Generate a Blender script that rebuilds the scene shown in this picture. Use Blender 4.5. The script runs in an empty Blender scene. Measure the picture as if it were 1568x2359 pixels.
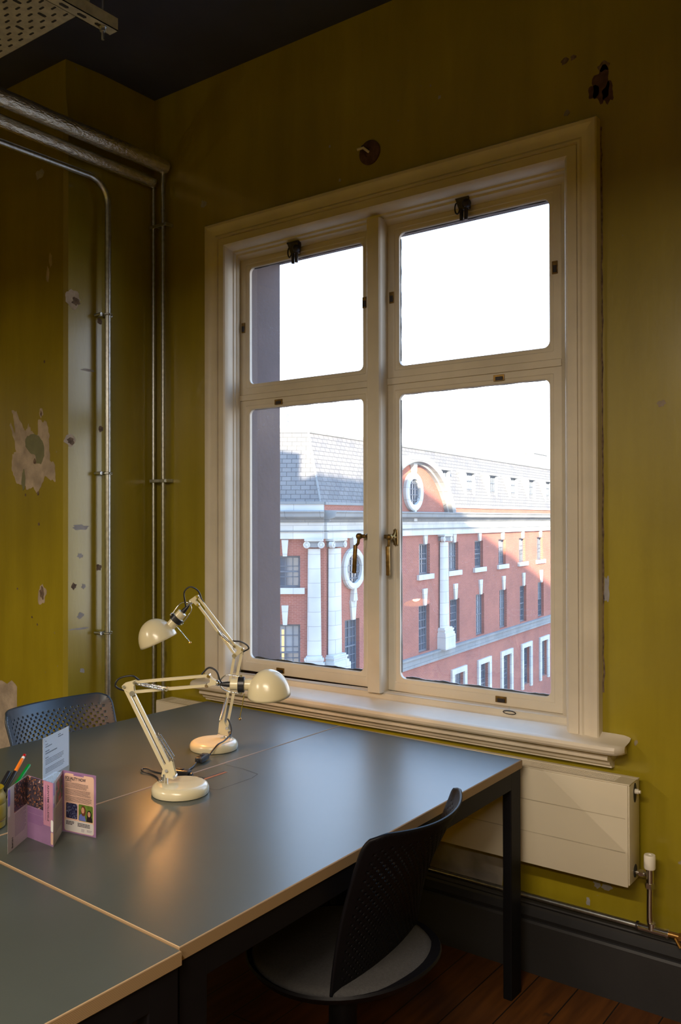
import bpy, bmesh, math, random
from mathutils import Vector, Matrix, noise
random.seed(7)
SC = bpy.context.scene
COL = SC.collection
PI = math.pi
V = Vector

# ------------------------------------------------------------------ materials
MATS = {}
def nodes_of(name):
    m = bpy.data.materials.new(name); m.use_nodes = True
    nt = m.node_tree; nt.nodes.clear()
    out = nt.nodes.new('ShaderNodeOutputMaterial')
    b = nt.nodes.new('ShaderNodeBsdfPrincipled')
    nt.links.new(b.outputs[0], out.inputs[0])
    MATS[name] = m
    return m, nt, b, out

def col4(c): return (c[0], c[1], c[2], 1.0)

def srgb(r, g, b):
    f = lambda v: (v/255/12.92) if v/255 <= .04045 else ((v/255+.055)/1.055)**2.4
    return (f(r), f(g), f(b))

def mat(name, color, rough=.5, metal=0.0, vary=.12, scale=8.0, stretch=(1, 1, 1), bump=0.0, bscale=60.0,
        spec=.5, coat=0.0, color2=None, detail=4.0, lo=.35, hi=.65):
    m, nt, b, out = nodes_of(name)
    N, L = nt.nodes, nt.links
    tc = N.new('ShaderNodeTexCoord'); mp = N.new('ShaderNodeMapping')
    mp.inputs['Scale'].default_value = stretch
    L.new(tc.outputs['Object'], mp.inputs[0])
    nz = N.new('ShaderNodeTexNoise'); nz.inputs['Scale'].default_value = scale; nz.inputs['Detail'].default_value = detail
    L.new(mp.outputs[0], nz.inputs['Vector'])
    rp = N.new('ShaderNodeValToRGB')
    rp.color_ramp.elements[0].position = lo; rp.color_ramp.elements[1].position = hi
    c2 = color2 if color2 else tuple(min(1, c*(1+vary)) for c in color)
    c1 = color if color2 else tuple(c*(1-vary) for c in color)
    rp.color_ramp.elements[0].color = col4(c1); rp.color_ramp.elements[1].color = col4(c2)
    L.new(nz.outputs[0], rp.inputs[0]); L.new(rp.outputs[0], b.inputs['Base Color'])
    b.inputs['Roughness'].default_value = rough; b.inputs['Metallic'].default_value = metal
    b.inputs['Specular IOR Level'].default_value = spec
    if coat: b.inputs['Coat Weight'].default_value = coat; b.inputs['Coat Roughness'].default_value = .2
    if bump:
        n2 = N.new('ShaderNodeTexNoise'); n2.inputs['Scale'].default_value = bscale; n2.inputs['Detail'].default_value = 3
        L.new(mp.outputs[0], n2.inputs['Vector'])
        bp = N.new('ShaderNodeBump'); bp.inputs['Strength'].default_value = bump; bp.inputs['Distance'].default_value = .004
        L.new(n2.outputs[0], bp.inputs['Height']); L.new(bp.outputs[0], b.inputs['Normal'])
    return m

def wall_paint():
    m, nt, b, out = nodes_of('olive_wall_paint')
    N, L = nt.nodes, nt.links
    tc = N.new('ShaderNodeTexCoord')
    mp = N.new('ShaderNodeMapping'); mp.inputs['Scale'].default_value = (1, 1, .12); L.new(tc.outputs['Object'], mp.inputs[0])
    n1 = N.new('ShaderNodeTexNoise'); n1.inputs['Scale'].default_value = 9; n1.inputs['Detail'].default_value = 6; n1.inputs['Roughness'].default_value = .6
    L.new(mp.outputs[0], n1.inputs['Vector'])
    n2 = N.new('ShaderNodeTexNoise'); n2.inputs['Scale'].default_value = 1.6; n2.inputs['Detail'].default_value = 4
    L.new(tc.outputs['Object'], n2.inputs['Vector'])
    r1 = N.new('ShaderNodeValToRGB'); e = r1.color_ramp.elements
    e[0].position = .3; e[0].color = (.272, .215, .006, 1); e[1].position = .7; e[1].color = (.345, .280, .012, 1)
    L.new(n1.outputs[0], r1.inputs[0])
    r2 = N.new('ShaderNodeValToRGB'); e = r2.color_ramp.elements
    e[0].position = .3; e[0].color = (.82, .80, .78, 1); e[1].position = .65; e[1].color = (1.06, 1.05, 1, 1)
    L.new(n2.outputs[0], r2.inputs[0])
    mx = N.new('ShaderNodeMix'); mx.data_type = 'RGBA'; mx.blend_type = 'MULTIPLY'; mx.inputs[0].default_value = 1
    L.new(r1.outputs[0], mx.inputs[6]); L.new(r2.outputs[0], mx.inputs[7])
    # small nicks
    n3 = N.new('ShaderNodeTexNoise'); n3.inputs['Scale'].default_value = 23; n3.inputs['Detail'].default_value = 2
    L.new(tc.outputs['Object'], n3.inputs['Vector'])
    r3 = N.new('ShaderNodeValToRGB'); e = r3.color_ramp.elements
    e[0].position = .765; e[0].color = (0, 0, 0, 1); e[1].position = .79; e[1].color = (1, 1, 1, 1)
    L.new(n3.outputs[0], r3.inputs[0])
    mx2 = N.new('ShaderNodeMix'); mx2.data_type = 'RGBA'; mx2.inputs[7].default_value = (.28, .24, .17, 1)
    L.new(r3.outputs[0], mx2.inputs[0]); L.new(mx.outputs[2], mx2.inputs[6])
    L.new(mx2.outputs[2], b.inputs['Base Color'])
    b.inputs['Roughness'].default_value = .38; b.inputs['Specular IOR Level'].default_value = .5
    b.inputs['Coat Weight'].default_value = 1.0; b.inputs['Coat Roughness'].default_value = .2
    mp2 = N.new('ShaderNodeMapping'); mp2.inputs['Scale'].default_value = (1, 1, .3); L.new(tc.outputs['Object'], mp2.inputs[0])
    n4 = N.new('ShaderNodeTexNoise'); n4.inputs['Scale'].default_value = 70; n4.inputs['Detail'].default_value = 5
    L.new(mp2.outputs[0], n4.inputs['Vector'])
    bp = N.new('ShaderNodeBump'); bp.inputs['Strength'].default_value = .22; bp.inputs['Distance'].default_value = .003
    L.new(n4.outputs[0], bp.inputs['Height']); L.new(bp.outputs[0], b.inputs['Normal'])
    return m

def brick_mat(name, c1, c2, cm, bw, rh, ms, rough=.9, off=.5, uv=True):
    m, nt, b, out = nodes_of(name)
    N, L = nt.nodes, nt.links
    tc = N.new('ShaderNodeTexCoord')
    br = N.new('ShaderNodeTexBrick'); br.offset = off
    br.inputs['Color1'].default_value = col4(c1); br.inputs['Color2'].default_value = col4(c2); br.inputs['Mortar'].default_value = col4(cm)
    br.inputs['Scale'].default_value = 1; br.inputs['Brick Width'].default_value = bw; br.inputs['Row Height'].default_value = rh
    br.inputs['Mortar Size'].default_value = ms; br.inputs['Mortar Smooth'].default_value = .2
    L.new(tc.outputs['UV'], br.inputs['Vector'])
    nz = N.new('ShaderNodeTexNoise'); nz.inputs['Scale'].default_value = .8; nz.inputs['Detail'].default_value = 5; L.new(tc.outputs['UV'], nz.inputs['Vector'])
    rp = N.new('ShaderNodeValToRGB'); e = rp.color_ramp.elements
    e[0].position = .3; e[0].color = (.82, .82, .84, 1); e[1].position = .7; e[1].color = (1.1, 1.08, 1.05, 1)
    L.new(nz.outputs[0], rp.inputs[0])
    mx = N.new('ShaderNodeMix'); mx.data_type = 'RGBA'; mx.blend_type = 'MULTIPLY'; mx.inputs[0].default_value = 1
    L.new(br.outputs[0], mx.inputs[6]); L.new(rp.outputs[0], mx.inputs[7]); L.new(mx.outputs[2], b.inputs['Base Color'])
    b.inputs['Roughness'].default_value = rough
    return m

def floor_mat():
    m, nt, b, out = nodes_of('floor_boards')
    N, L = nt.nodes, nt.links
    tc = N.new('ShaderNodeTexCoord')
    sw = N.new('ShaderNodeSeparateXYZ'); cb = N.new('ShaderNodeCombineXYZ')
    L.new(tc.outputs['Object'], sw.inputs[0]); L.new(sw.outputs[1], cb.inputs[0]); L.new(sw.outputs[0], cb.inputs[1])
    br = N.new('ShaderNodeTexBrick'); br.offset = .37
    br.inputs['Color1'].default_value = (.098, .032, .005, 1); br.inputs['Color2'].default_value = (.13, .046, .007, 1); br.inputs['Mortar'].default_value = (.01, .006, .003, 1)
    br.inputs['Scale'].default_value = 1; br.inputs['Brick Width'].default_value = 3.1; br.inputs['Row Height'].default_value = .133; br.inputs['Mortar Size'].default_value = .0022
    L.new(cb.outputs[0], br.inputs['Vector'])
    mp = N.new('ShaderNodeMapping'); mp.inputs['Scale'].default_value = (6, .6, 1); L.new(tc.outputs['Object'], mp.inputs[0])
    nz = N.new('ShaderNodeTexNoise'); nz.inputs['Scale'].default_value = 6; nz.inputs['Detail'].default_value = 6; L.new(mp.outputs[0], nz.inputs['Vector'])
    rp = N.new('ShaderNodeValToRGB'); e = rp.color_ramp.elements
    e[0].position = .3; e[0].color = (.5, .45, .4, 1); e[1].position = .65; e[1].color = (1.1, 1.05, 1, 1); L.new(nz.outputs[0], rp.inputs[0])
    mx = N.new('ShaderNodeMix'); mx.data_type = 'RGBA'; mx.blend_type = 'MULTIPLY'; mx.inputs[0].default_value = 1
    L.new(br.outputs[0], mx.inputs[6]); L.new(rp.outputs[0], mx.inputs[7])
    n2 = N.new('ShaderNodeTexNoise'); n2.inputs['Scale'].default_value = 9; n2.inputs['Detail'].default_value = 3; L.new(tc.outputs['Object'], n2.inputs['Vector'])
    r2 = N.new('ShaderNodeValToRGB'); e = r2.color_ramp.elements
    e[0].position = .67; e[0].color = (0, 0, 0, 1); e[1].position = .74; e[1].color = (1, 1, 1, 1); L.new(n2.outputs[0], r2.inputs[0])
    mx2 = N.new('ShaderNodeMix'); mx2.data_type = 'RGBA'; mx2.inputs[7].default_value = (.02, .012, .008, 1)
    L.new(r2.outputs[0], mx2.inputs[0]); L.new(mx.outputs[2], mx2.inputs[6]); L.new(mx2.outputs[2], b.inputs['Base Color'])
    b.inputs['Roughness'].default_value = .55
    return m

def ply_mat():
    m, nt, b, out = nodes_of('plywood_edge')
    N, L = nt.nodes, nt.links
    tc = N.new('ShaderNodeTexCoord')
    wv = N.new('ShaderNodeTexWave'); wv.bands_direction = 'Z'; wv.inputs['Scale'].default_value = 120; wv.inputs['Distortion'].default_value = .6
    wv.inputs['Detail'].default_value = 2; wv.inputs['Detail Scale'].default_value = 1.2
    L.new(tc.outputs['Object'], wv.inputs['Vector'])
    rp = N.new('ShaderNodeValToRGB'); e = rp.color_ramp.elements
    e[0].position = .25; e[0].color = (.22, .14, .07, 1); e[1].position = .6; e[1].color = (.38, .27, .155, 1); L.new(wv.outputs[0], rp.inputs[0])
    L.new(rp.outputs[0], b.inputs['Base Color']); b.inputs['Roughness'].default_value = .5
    return m

def glass_mat(name, dust=True, tint=(1, 1, 1), refl=1.0):
    m, nt, b, out = nodes_of(name)
    N, L = nt.nodes, nt.links
    N.remove(b)
    tr = N.new('ShaderNodeBsdfTransparent'); tr.inputs[0].default_value = col4(tint)
    gl = N.new('ShaderNodeBsdfGlossy'); gl.inputs['Roughness'].default_value = .015; gl.inputs[0].default_value = (refl, refl, refl, 1)
    ge = N.new('ShaderNodeNewGeometry'); io = N.new('ShaderNodeMapRange'); io.inputs['To Min'].default_value = 1.52; io.inputs['To Max'].default_value = 1/1.52
    L.new(ge.outputs['Backfacing'], io.inputs['Value'])
    fr = N.new('ShaderNodeFresnel'); L.new(io.outputs[0], fr.inputs[0])
    fm = N.new('ShaderNodeMath'); fm.operation = 'MULTIPLY'; fm.use_clamp = True; fm.inputs[1].default_value = 1.8 if dust else 1.0; L.new(fr.outputs[0], fm.inputs[0])
    ms = N.new('ShaderNodeMixShader'); L.new(fm.outputs[0], ms.inputs[0]); L.new(tr.outputs[0], ms.inputs[1]); L.new(gl.outputs[0], ms.inputs[2])
    last = ms
    if dust:
        tc = N.new('ShaderNodeTexCoord')
        vo = N.new('ShaderNodeTexVoronoi'); vo.inputs['Scale'].default_value = 150; L.new(tc.outputs['Object'], vo.inputs['Vector'])
        r = N.new('ShaderNodeValToRGB'); e = r.color_ramp.elements
        e[0].position = .04; e[0].color = (.75, .75, .75, 1); e[1].position = .13; e[1].color = (0, 0, 0, 1)
        L.new(vo.outputs['Distance'], r.inputs[0])
        nz = N.new('ShaderNodeTexNoise'); nz.inputs['Scale'].default_value = 14; nz.inputs['Detail'].default_value = 3; L.new(tc.outputs['Object'], nz.inputs['Vector'])
        r2 = N.new('ShaderNodeValToRGB'); e = r2.color_ramp.elements
        e[0].position = .45; e[0].color = (0, 0, 0, 1); e[1].position = .75; e[1].color = (1, 1, 1, 1); L.new(nz.outputs[0], r2.inputs[0])
        mu = N.new('ShaderNodeMath'); mu.operation = 'MULTIPLY'; L.new(r.outputs[0], mu.inputs[0]); L.new(r2.outputs[0], mu.inputs[1])
        ad = N.new('ShaderNodeMath'); ad.operation = 'ADD'; ad.use_clamp = True; L.new(mu.outputs[0], ad.inputs[0]); ad.inputs[1].default_value = .034
        tl = N.new('ShaderNodeBsdfTranslucent'); tl.inputs[0].default_value = (.86, .9, 1, 1)
        m2 = N.new('ShaderNodeMixShader'); L.new(ad.outputs[0], m2.inputs[0]); L.new(ms.outputs[0], m2.inputs[1]); L.new(tl.outputs[0], m2.inputs[2])
        last = m2
    L.new(last.outputs[0], out.inputs[0])
    return m

def emit_mat(name, c, s):
    m, nt, b, out = nodes_of(name)
    nt.nodes.remove(b); e = nt.nodes.new('ShaderNodeEmission'); e.inputs[0].default_value = col4(c); e.inputs[1].default_value = s
    nt.links.new(e.outputs[0], out.inputs[0]); return m

def photo_mat(name, cols, sc):
    m, nt, b, out = nodes_of(name)
    N, L = nt.nodes, nt.links
    tc = N.new('ShaderNodeTexCoord')
    vo = N.new('ShaderNodeTexNoise'); vo.inputs['Scale'].default_value = sc; vo.inputs['Detail'].default_value = 5; vo.inputs['Distortion'].default_value = .8
    L.new(tc.outputs['Object'], vo.inputs['Vector'])
    rp = N.new('ShaderNodeValToRGB'); cr = rp.color_ramp; cr.interpolation = 'LINEAR'
    n = len(cols)
    while len(cr.elements) < n: cr.elements.new(.5)
    for i, c in enumerate(cols):
        cr.elements[i].position = .33+.36*i/(n-1); cr.elements[i].color = col4(c)
    L.new(vo.outputs[0], rp.inputs[0]); L.new(rp.outputs[0], b.inputs['Base Color']); b.inputs['Roughness'].default_value = .35
    return m

OLIVE = wall_paint()
CREAMPAINT = mat('cream_window_paint', (.66, .60, .50), .42, vary=.07, scale=5, bump=.15, bscale=30)
CEIL = mat('dark_ceiling_paint', (.05, .06, .10), .75, vary=.2, scale=2)
SKIRT = mat('charcoal_skirting_paint', (.024, .024, .027), .5, vary=.12, scale=4, bump=.1)
PLAST = mat('bare_plaster', (.40, .33, .26), .9, vary=.22, scale=14, bump=.6, bscale=60)
PLAST2 = mat('grey_plaster', (.30, .27, .24), .85, vary=.3, scale=7, bump=.4, bscale=40)
FILLER = mat('grey_filler', (.17, .175, .10), .6, vary=.1, scale=20)
HOLE = mat('dark_hole', (.15, .105, .075), .95, vary=.4, scale=60)
LILAC = mat('lilac_undercoat', (.32, .315, .33), .7, vary=.15, scale=30)
BRICKDUST = mat('red_clay', (.09, .045, .038), .9, vary=.3, scale=30)
FLOOR = floor_mat()
GALV = mat('galvanised_steel', (.55, .58, .60), .34, 1.0, vary=.15, scale=60)
GALV2 = mat('dull_galvanised_tray', (.55, .54, .40), .5, .25, vary=.15, scale=30)
SLOT = mat('slot_shadow_gap', (.03, .03, .025), .8)
FOIL = mat('foil_pipe_wrap', (.74, .71, .60), .27, .9, vary=.15, scale=15, stretch=(6, 2, 6), bump=1.0, bscale=28)
CHROME = mat('chrome', (.75, .74, .72), .14, 1.0, vary=.04)
COPPER = mat('brass_and_copper', (.62, .36, .12), .32, 1.0, vary=.15, scale=30)
BRASS = mat('aged_brass', (.20, .12, .035), .38, .85, vary=.3, scale=60)
DARKMETAL = mat('dark_catch_metal', (.035, .03, .032), .45, .6, vary=.3, scale=50)
RADW = mat('cream_radiator_enamel', (.66, .60, .47), .38, vary=.03, scale=3)
DESK = mat('grey_green_desk_linoleum', (.058, .069, .062), .35, vary=.06, scale=4, spec=.75, bump=.02, bscale=500)
PLY = ply_mat()
BLACKSTEEL = mat('black_powder_coated_steel', (.006, .006, .008), .5, vary=.1, spec=.15)
CHAIRP = mat('lit_chair_plastic', (.028, .040, .058), .34, vary=.1, scale=10)  # lit copy of the chair plastic, window light put into its blue
CHAIRB = mat('shaded_chair_plastic', (.005, .005, .007), .45, spec=.14, vary=.1, scale=10)  # shaded copy of the same plastic, shade put into its black
CUSH = mat('grey_seat_fabric', (.045, .044, .045), .9, vary=.15, scale=160, bump=.5, bscale=500)
LAMPC = mat('cream_lamp_enamel', (.74, .66, .44), .26, vary=.03, scale=6, coat=.4)
BLK = mat('black_rubber', (.015, .015, .018), .35, vary=.1)
BULB = emit_mat('warm_bulb', (1, .44, .12), 290)
BULBOFF = mat('frosted_bulb', (.8, .8, .78), .3)
PLUGC = mat('white_plastic', (.78, .74, .64), .35, vary=.02)
YELLOWT = mat('yellow_enamel_tin', (.30, .22, .008), .4, vary=.12, scale=20)
STONEB = mat('brown_sandstone', (.080, .050, .047), .85, vary=.1, scale=6, bump=.3, bscale=40)
WGLASS = glass_mat('dusty_window_glass')
ACRY = glass_mat('clear_acrylic', dust=False, tint=(.95, .98, 1))
PAPERW = mat('white_paper', (.86, .86, .88), .5, vary=.01)
PAPERG = mat('grey_white_paper', (.60, .58, .58), .5, vary=.03)
MAUVE = mat('mauve_paper', (.30, .17, .34), .45, vary=.08, scale=20)
PINK = mat('pink_paper', (.50, .24, .36), .45, vary=.08)
PEACH = mat('peach_paper', (.70, .46, .36), .45, vary=.05)
VIOLET = mat('violet_ink', (.28, .22, .72), .4)
INK = mat('black_ink', (.03, .025, .04), .6)
INKD = mat('soft_dark_ink', (.10, .07, .08), .6)
INKG = mat('grey_ink', (.28, .25, .32), .6)
INKP = mat('purple_ink', (.20, .09, .26), .6)
PH1 = photo_mat('crowd_photo_print', [(.01, .01, .02), (.03, .03, .05), (.10, .07, .09), (.03, .03, .05), (.55, .20, .05), (.32, .42, .6)], 130)
PH2 = photo_mat('teal_photo_print', [(.02, .03, .04), (.04, .2, .18), (.5, .08, .1), (.1, .06, .2)], 60)
PH3 = photo_mat('night_photo_print', [(.01, .01, .03), (.02, .02, .07), (.05, .06, .14), (.25, .28, .4)], 220)
GRN = mat('green_meadow_print', (.12, .20, .03), .4, vary=.3, scale=100)
SKIN = mat('face_print', (.55, .28, .18), .4, vary=.05)
HAIR = mat('hair_print', (.12, .04, .02), .4, vary=.2)
HAIRD = mat('dark_hair_print', (.02, .012, .015), .4)
BLUES = mat('blue_shirt_print', (.12, .15, .45), .4)
ORANGE = mat('orange_plastic', (.85, .22, .02), .35)
GREENP = mat('green_plastic', (.0, .22, .03), .3)
REDP = mat('red_plastic', (.4, .01, .01), .3)
# outside
BRICK = brick_mat('red_brick', (.31, .095, .066), (.265, .078, .054), (.36, .18, .13), .23, .075, .009)
BRICKS_WOOD = None
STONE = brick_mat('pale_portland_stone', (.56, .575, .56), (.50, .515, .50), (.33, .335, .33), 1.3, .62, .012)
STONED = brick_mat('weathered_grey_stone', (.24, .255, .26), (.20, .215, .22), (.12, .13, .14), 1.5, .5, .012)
SLATE = brick_mat('grey_stone_roof_slates', (.165, .165, .17), (.13, .135, .145), (.045, .05, .055), .42, .21, .014)
EXFRAME = mat('blue_grey_window_paint', (.09, .11, .14), .5)
EXGLASS = mat('dark_window_glass', (.05, .07, .10), .06, vary=.3, scale=.8, spec=.9)
EXGLASS2 = mat('pale_blind_behind_glass', (.22, .25, .28), .2, vary=.12, scale=1)
LITBLIND = emit_mat('lit_office_light', (1, .72, .36), 1.6)
ASPH = mat('street_asphalt', (.12, .12, .125), .9)
EXWALL = mat('own_building_stone', (.28, .20, .19), .9)

# ------------------------------------------------------------------ mesh builder
class MB:
    def __init__(s): s.v = []; s.f = []; s.m = []; s.mats = []
    def mi(s, m):
        if m not in s.mats: s.mats.append(m)
        return s.mats.index(m)
    def add(s, vs, fs, m, M=None):
        b = len(s.v); i = s.mi(m)
        for p in vs:
            p = V(p); s.v.append(M @ p if M else p)
        for f in fs: s.f.append([b+k for k in f]); s.m.append(i)
    def box(s, a, b, m, M=None):
        x0, y0, z0 = a; x1, y1, z1 = b
        vs = [(x, y, z) for x in (x0, x1) for y in (y0, y1) for z in (z0, z1)]
        s.add(vs, [(0, 1, 3, 2), (4, 6, 7, 5), (0, 4, 5, 1), (2, 3, 7, 6), (0, 2, 6, 4), (1, 5, 7, 3)], m, M)
    def bbox(s, a, b, m, r=.003, M=None):      # box with chamfered edges on all sides
        x0, y0, z0 = a; x1, y1, z1 = b
        bm = bmesh.new()
        vs = [bm.verts.new((x, y, z)) for x in (x0, x1) for y in (y0, y1) for z in (z0, z1)]
        for f in [(0, 1, 3, 2), (4, 6, 7, 5), (0, 4, 5, 1), (2, 3, 7, 6), (0, 2, 6, 4), (1, 5, 7, 3)]: bm.faces.new([vs[k] for k in f])
        bmesh.ops.bevel(bm, geom=bm.edges[:], offset=r, segments=2, affect='EDGES', profile=.5)
        bm.verts.ensure_lookup_table(); bm.verts.index_update()
        s.add([v.co.copy() for v in bm.verts], [[v.index for v in f.verts] for f in bm.faces], m, M); bm.free()
    def tube(s, pts, r, m, n=10, cap=True, rr=None, up=None):
        pts = [V(p) for p in pts]; rings = []; b = len(s.v); i = s.mi(m)
        prev = None
        for k, p in enumerate(pts):
            d = (pts[min(k+1, len(pts)-1)]-pts[max(k-1, 0)]).normalized()
            if prev is None:
                a = V(up) if up else (V((0, 0, 1)) if abs(d.z) < .9 else V((1, 0, 0)))
                a = (a-d*a.dot(d)).normalized()
            else:
                a = (prev-d*prev.dot(d))
                a = a.normalized() if a.length > 1e-6 else d.orthogonal().normalized()
            prev = a; c = d.cross(a); R = rr[k] if rr else r
            rot = PI/4 if n == 4 else 0
            for j in range(n):
                t = 2*PI*j/n+rot; s.v.append(p+(a*math.cos(t)+c*math.sin(t))*R)
        for k in range(len(pts)-1):
            for j in range(n):
                q = b+k*n; s.f.append([q+j, q+(j+1) % n, q+n+(j+1) % n, q+n+j]); s.m.append(i)
        if cap:
            s.f.append([b+j for j in range(n)][::-1]); s.m.append(i)
            e = b+(len(pts)-1)*n; s.f.append([e+j for j in range(n)]); s.m.append(i)
    def lathe(s, prof, m, n=32, M=None, c0=True, c1=True):
        vs = []; fs = []
        for r, z in prof:
            for j in range(n): vs.append((r*math.cos(2*PI*j/n), r*math.sin(2*PI*j/n), z))
        for k in range(len(prof)-1):
            for j in range(n): fs.append([k*n+j, k*n+(j+1) % n, (k+1)*n+(j+1) % n, (k+1)*n+j])
        if c0: fs.append([j for j in range(n)][::-1])
        if c1: fs.append([(len(prof)-1)*n+j for j in range(n)])
        s.add(vs, fs, m, M)
    def sphere(s, c, r, m, n=14, sc=(1, 1, 1)):
        pr = [(r*math.sin(PI*k/n), -r*math.cos(PI*k/n)) for k in range(1, n)]
        s.lathe(pr, m, n*2, Matrix.Translation(c) @ Matrix.Diagonal((*sc, 1)))
    def prism(s, poly, h0, h1, m, M=None):     # polygon in local xy extruded in z
        n = len(poly); vs = [(x, y, h0) for x, y in poly]+[(x, y, h1) for x, y in poly]
        fs = [list(range(n))[::-1], [n+k for k in range(n)]]+[[k, (k+1) % n, n+(k+1) % n, n+k] for k in range(n)]
        s.add(vs, fs, m, M)
    def build(s, name, parent=None, smooth=False, angle=35, uv=None):
        me = bpy.data.meshes.new(name); me.from_pydata([tuple(v) for v in s.v], [], s.f)
        for m in s.mats: me.materials.append(m)
        for p, i in zip(me.polygons, s.m): p.material_index = i
        bm = bmesh.new(); bm.from_mesh(me); bmesh.ops.recalc_face_normals(bm, faces=bm.faces[:])
        if smooth:
            for f in bm.faces: f.smooth = True
            for e in bm.edges:
                if len(e.link_faces) == 2 and e.calc_face_angle(0) > math.radians(angle): e.smooth = False
        bm.to_mesh(me); bm.free()
        if uv:
            l = me.uv_layers.new(name='UVMap')
            for p in me.polygons:
                for li in p.loop_indices:
                    l.data[li].uv = uv(me.vertices[me.loops[li].vertex_index].co, p.normal)
        o = bpy.data.objects.new(name, me); COL.objects.link(o)
        if parent: o.parent = parent
        return o

def tag(o, label=None, cat=None, group=None, kind=None):
    if label: o['label'] = label
    if cat: o['category'] = cat
    if group: o['group'] = group
    if kind: o['kind'] = kind
    return o
def empty(name, loc=(0, 0, 0), rz=0.0):
    o = bpy.data.objects.new(name, None); o.location = loc; o.rotation_euler = (0, 0, rz); o.empty_display_size = .1
    COL.objects.link(o); return o
def copy_tree(o, parent=None):
    c = o.copy(); COL.objects.link(c)
    if parent: c.parent = parent
    for ch in [x for x in bpy.data.objects if x.parent == o and x != c]: copy_tree(ch, c)
    return c
def frame_M(o, ex, ey, ez):
    M = Matrix.Identity(4)
    for i, a in enumerate((ex, ey, ez)):
        for j in range(3): M[j][i] = a[j]
    for j in range(3): M[j][3] = o[j]
    return M
def smooth_path(pts, n=6):
    pts = [V(p) for p in pts]; out = []
    for i in range(len(pts)-1):
        p0 = pts[max(i-1, 0)]; p1 = pts[i]; p2 = pts[i+1]; p3 = pts[min(i+2, len(pts)-1)]
        for k in range(n):
            t = k/n
            out.append(.5*((2*p1)+(p2-p0)*t+(2*p0-5*p1+4*p2-p3)*t*t+(3*p1-p0-3*p2+p3)*t**3))
    out.append(pts[-1]); return out
def text_obj(txt, size, M, m, name, parent, bold=0.0, width=None):
    cu = bpy.data.curves.new(name, 'FONT'); cu.body = txt; cu.size = size; cu.offset = bold; cu.extrude = 0.0; cu.resolution_u = 3
    to = bpy.data.objects.new('tmp_text', cu); COL.objects.link(to)
    dg = bpy.context.evaluated_depsgraph_get(); dg.update()
    me = bpy.data.meshes.new_from_object(to.evaluated_get(dg))
    bpy.data.objects.remove(to); bpy.data.curves.remove(cu)
    if width:
        xs = [v.co.x for v in me.vertices]; k = width/(max(xs)-min(xs))
        for v in me.vertices: v.co.x *= k
    me.transform(M); me.materials.clear(); me.materials.append(m)
    o = bpy.data.objects.new(name, me); COL.objects.link(o); o.parent = parent; return o

# ================================================================== ROOM SHELL
WY = 2.77; CZ = 3.48; XL = -3.134
XR, YF, XLL = 2.4, -3.6, -4.9
def grid_wall(xs, zs, holes):
    """cells (x0,z0,x1,z1) of a wall that are not inside a hole"""
    out = []
    for i in range(len(xs)-1):
        for j in range(len(zs)-1):
            cx = (xs[i]+xs[i+1])/2; cz = (zs[j]+zs[j+1])/2
            if not any(h[0] < cx < h[2] and h[1] < cz < h[3] for h in holes): out.append((xs[i], zs[j], xs[i+1], zs[j+1]))
    return out
b = MB()
for x0, z0, x1, z1 in grid_wall([-3.4, -2.66, -1.10, XR+.2], [-.1, .79, 2.70, CZ+.2], [(-2.66, .79, -1.10, 2.70)]):
    b.box((x0, WY, z0), (x1, 2.872, z1), OLIVE)
wall_back = tag(b.build('wall_back'), 'yellow-olive painted wall holding the tall white window', 'wall', kind='structure')
b = MB()
for x0, z0, x1, z1 in grid_wall([-5.2, -2.63, -1.14, XR+.3], [-.3, .85, 2.69, 4.0], [(-2.63, .85, -1.14, 2.69)]):
    b.box((x0, 2.872, z0), (x1, 3.083, z1), STONEB)
b.build('stone_reveal', wall_back)
# left wall with the pier: plan polygon of the wall face, chamfered arris below a stop
b = MB()
zst, zch = 3.36, 3.22
pA = (XL, 3.0); pB = (XL, 2.465); pC = (-3.152, 2.29)
c1 = (-3.1507, 2.303); c2 = (-3.168, 2.29)
far = (XLL, 2.29)
def vstrip(p, q, z0, z1, m=OLIVE): b.add([(p[0], p[1], z0), (q[0], q[1], z0), (q[0], q[1], z1), (p[0], p[1], z1)], [(0, 1, 2, 3)], m)
vstrip(pA, pB, -.1, CZ)
vstrip(pB, c1, -.1, zch); b.add([(pB[0], pB[1], zch), (c1[0], c1[1], zch), (pC[0], pC[1], zst), (pC[0], pC[1], CZ), (pB[0], pB[1], CZ)], [(0, 1, 2, 3, 4)], OLIVE)
vstrip(c1, c2, -.1, zch); b.add([(c1[0], c1[1], zch), (c2[0], c2[1], zch), (pC[0], pC[1], zst)], [(0, 1, 2)], OLIVE)
vstrip(c2, far, -.1, zch); b.add([(c2[0], c2[1], zch), (far[0], far[1], zch), (far[0], far[1], CZ), (pC[0], pC[1], CZ), (pC[0], pC[1], zst)], [(0, 1, 2, 3, 4)], OLIVE)
vstrip((XLL, 2.29), (XLL, YF), -.1, CZ)
b.add([(XLL-.2, YF, -.1), (XLL-.2, 3.0, -.1), (XLL-.2, 3.0, CZ), (XLL-.2, YF, CZ)], [(0, 1, 2, 3)], OLIVE)
b.add([(XLL, 2.29, CZ), (XLL-.2, YF, CZ), (XLL-.2, 3, CZ), (XL, 3, CZ), pB+(CZ,), pC+(CZ,)], [(0, 1, 2, 3, 4, 5)], OLIVE)
wall_left = tag(b.build('wall_left'), 'yellow-olive painted pier with flaking plaster, left of the window', 'wall', kind='structure')
b = MB(); b.box((XR, YF-.2, -.1), (XR+.2, 2.9, CZ), OLIVE); tag(b.build('wall_right'), 'olive wall on the far right side of the room', 'wall', kind='structure')
b = MB(); b.box((XLL-.2, YF-.2, -.1), (XR, YF, CZ), OLIVE); tag(b.build('wall_front'), 'olive wall facing the window across the room', 'wall', kind='structure')
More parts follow.
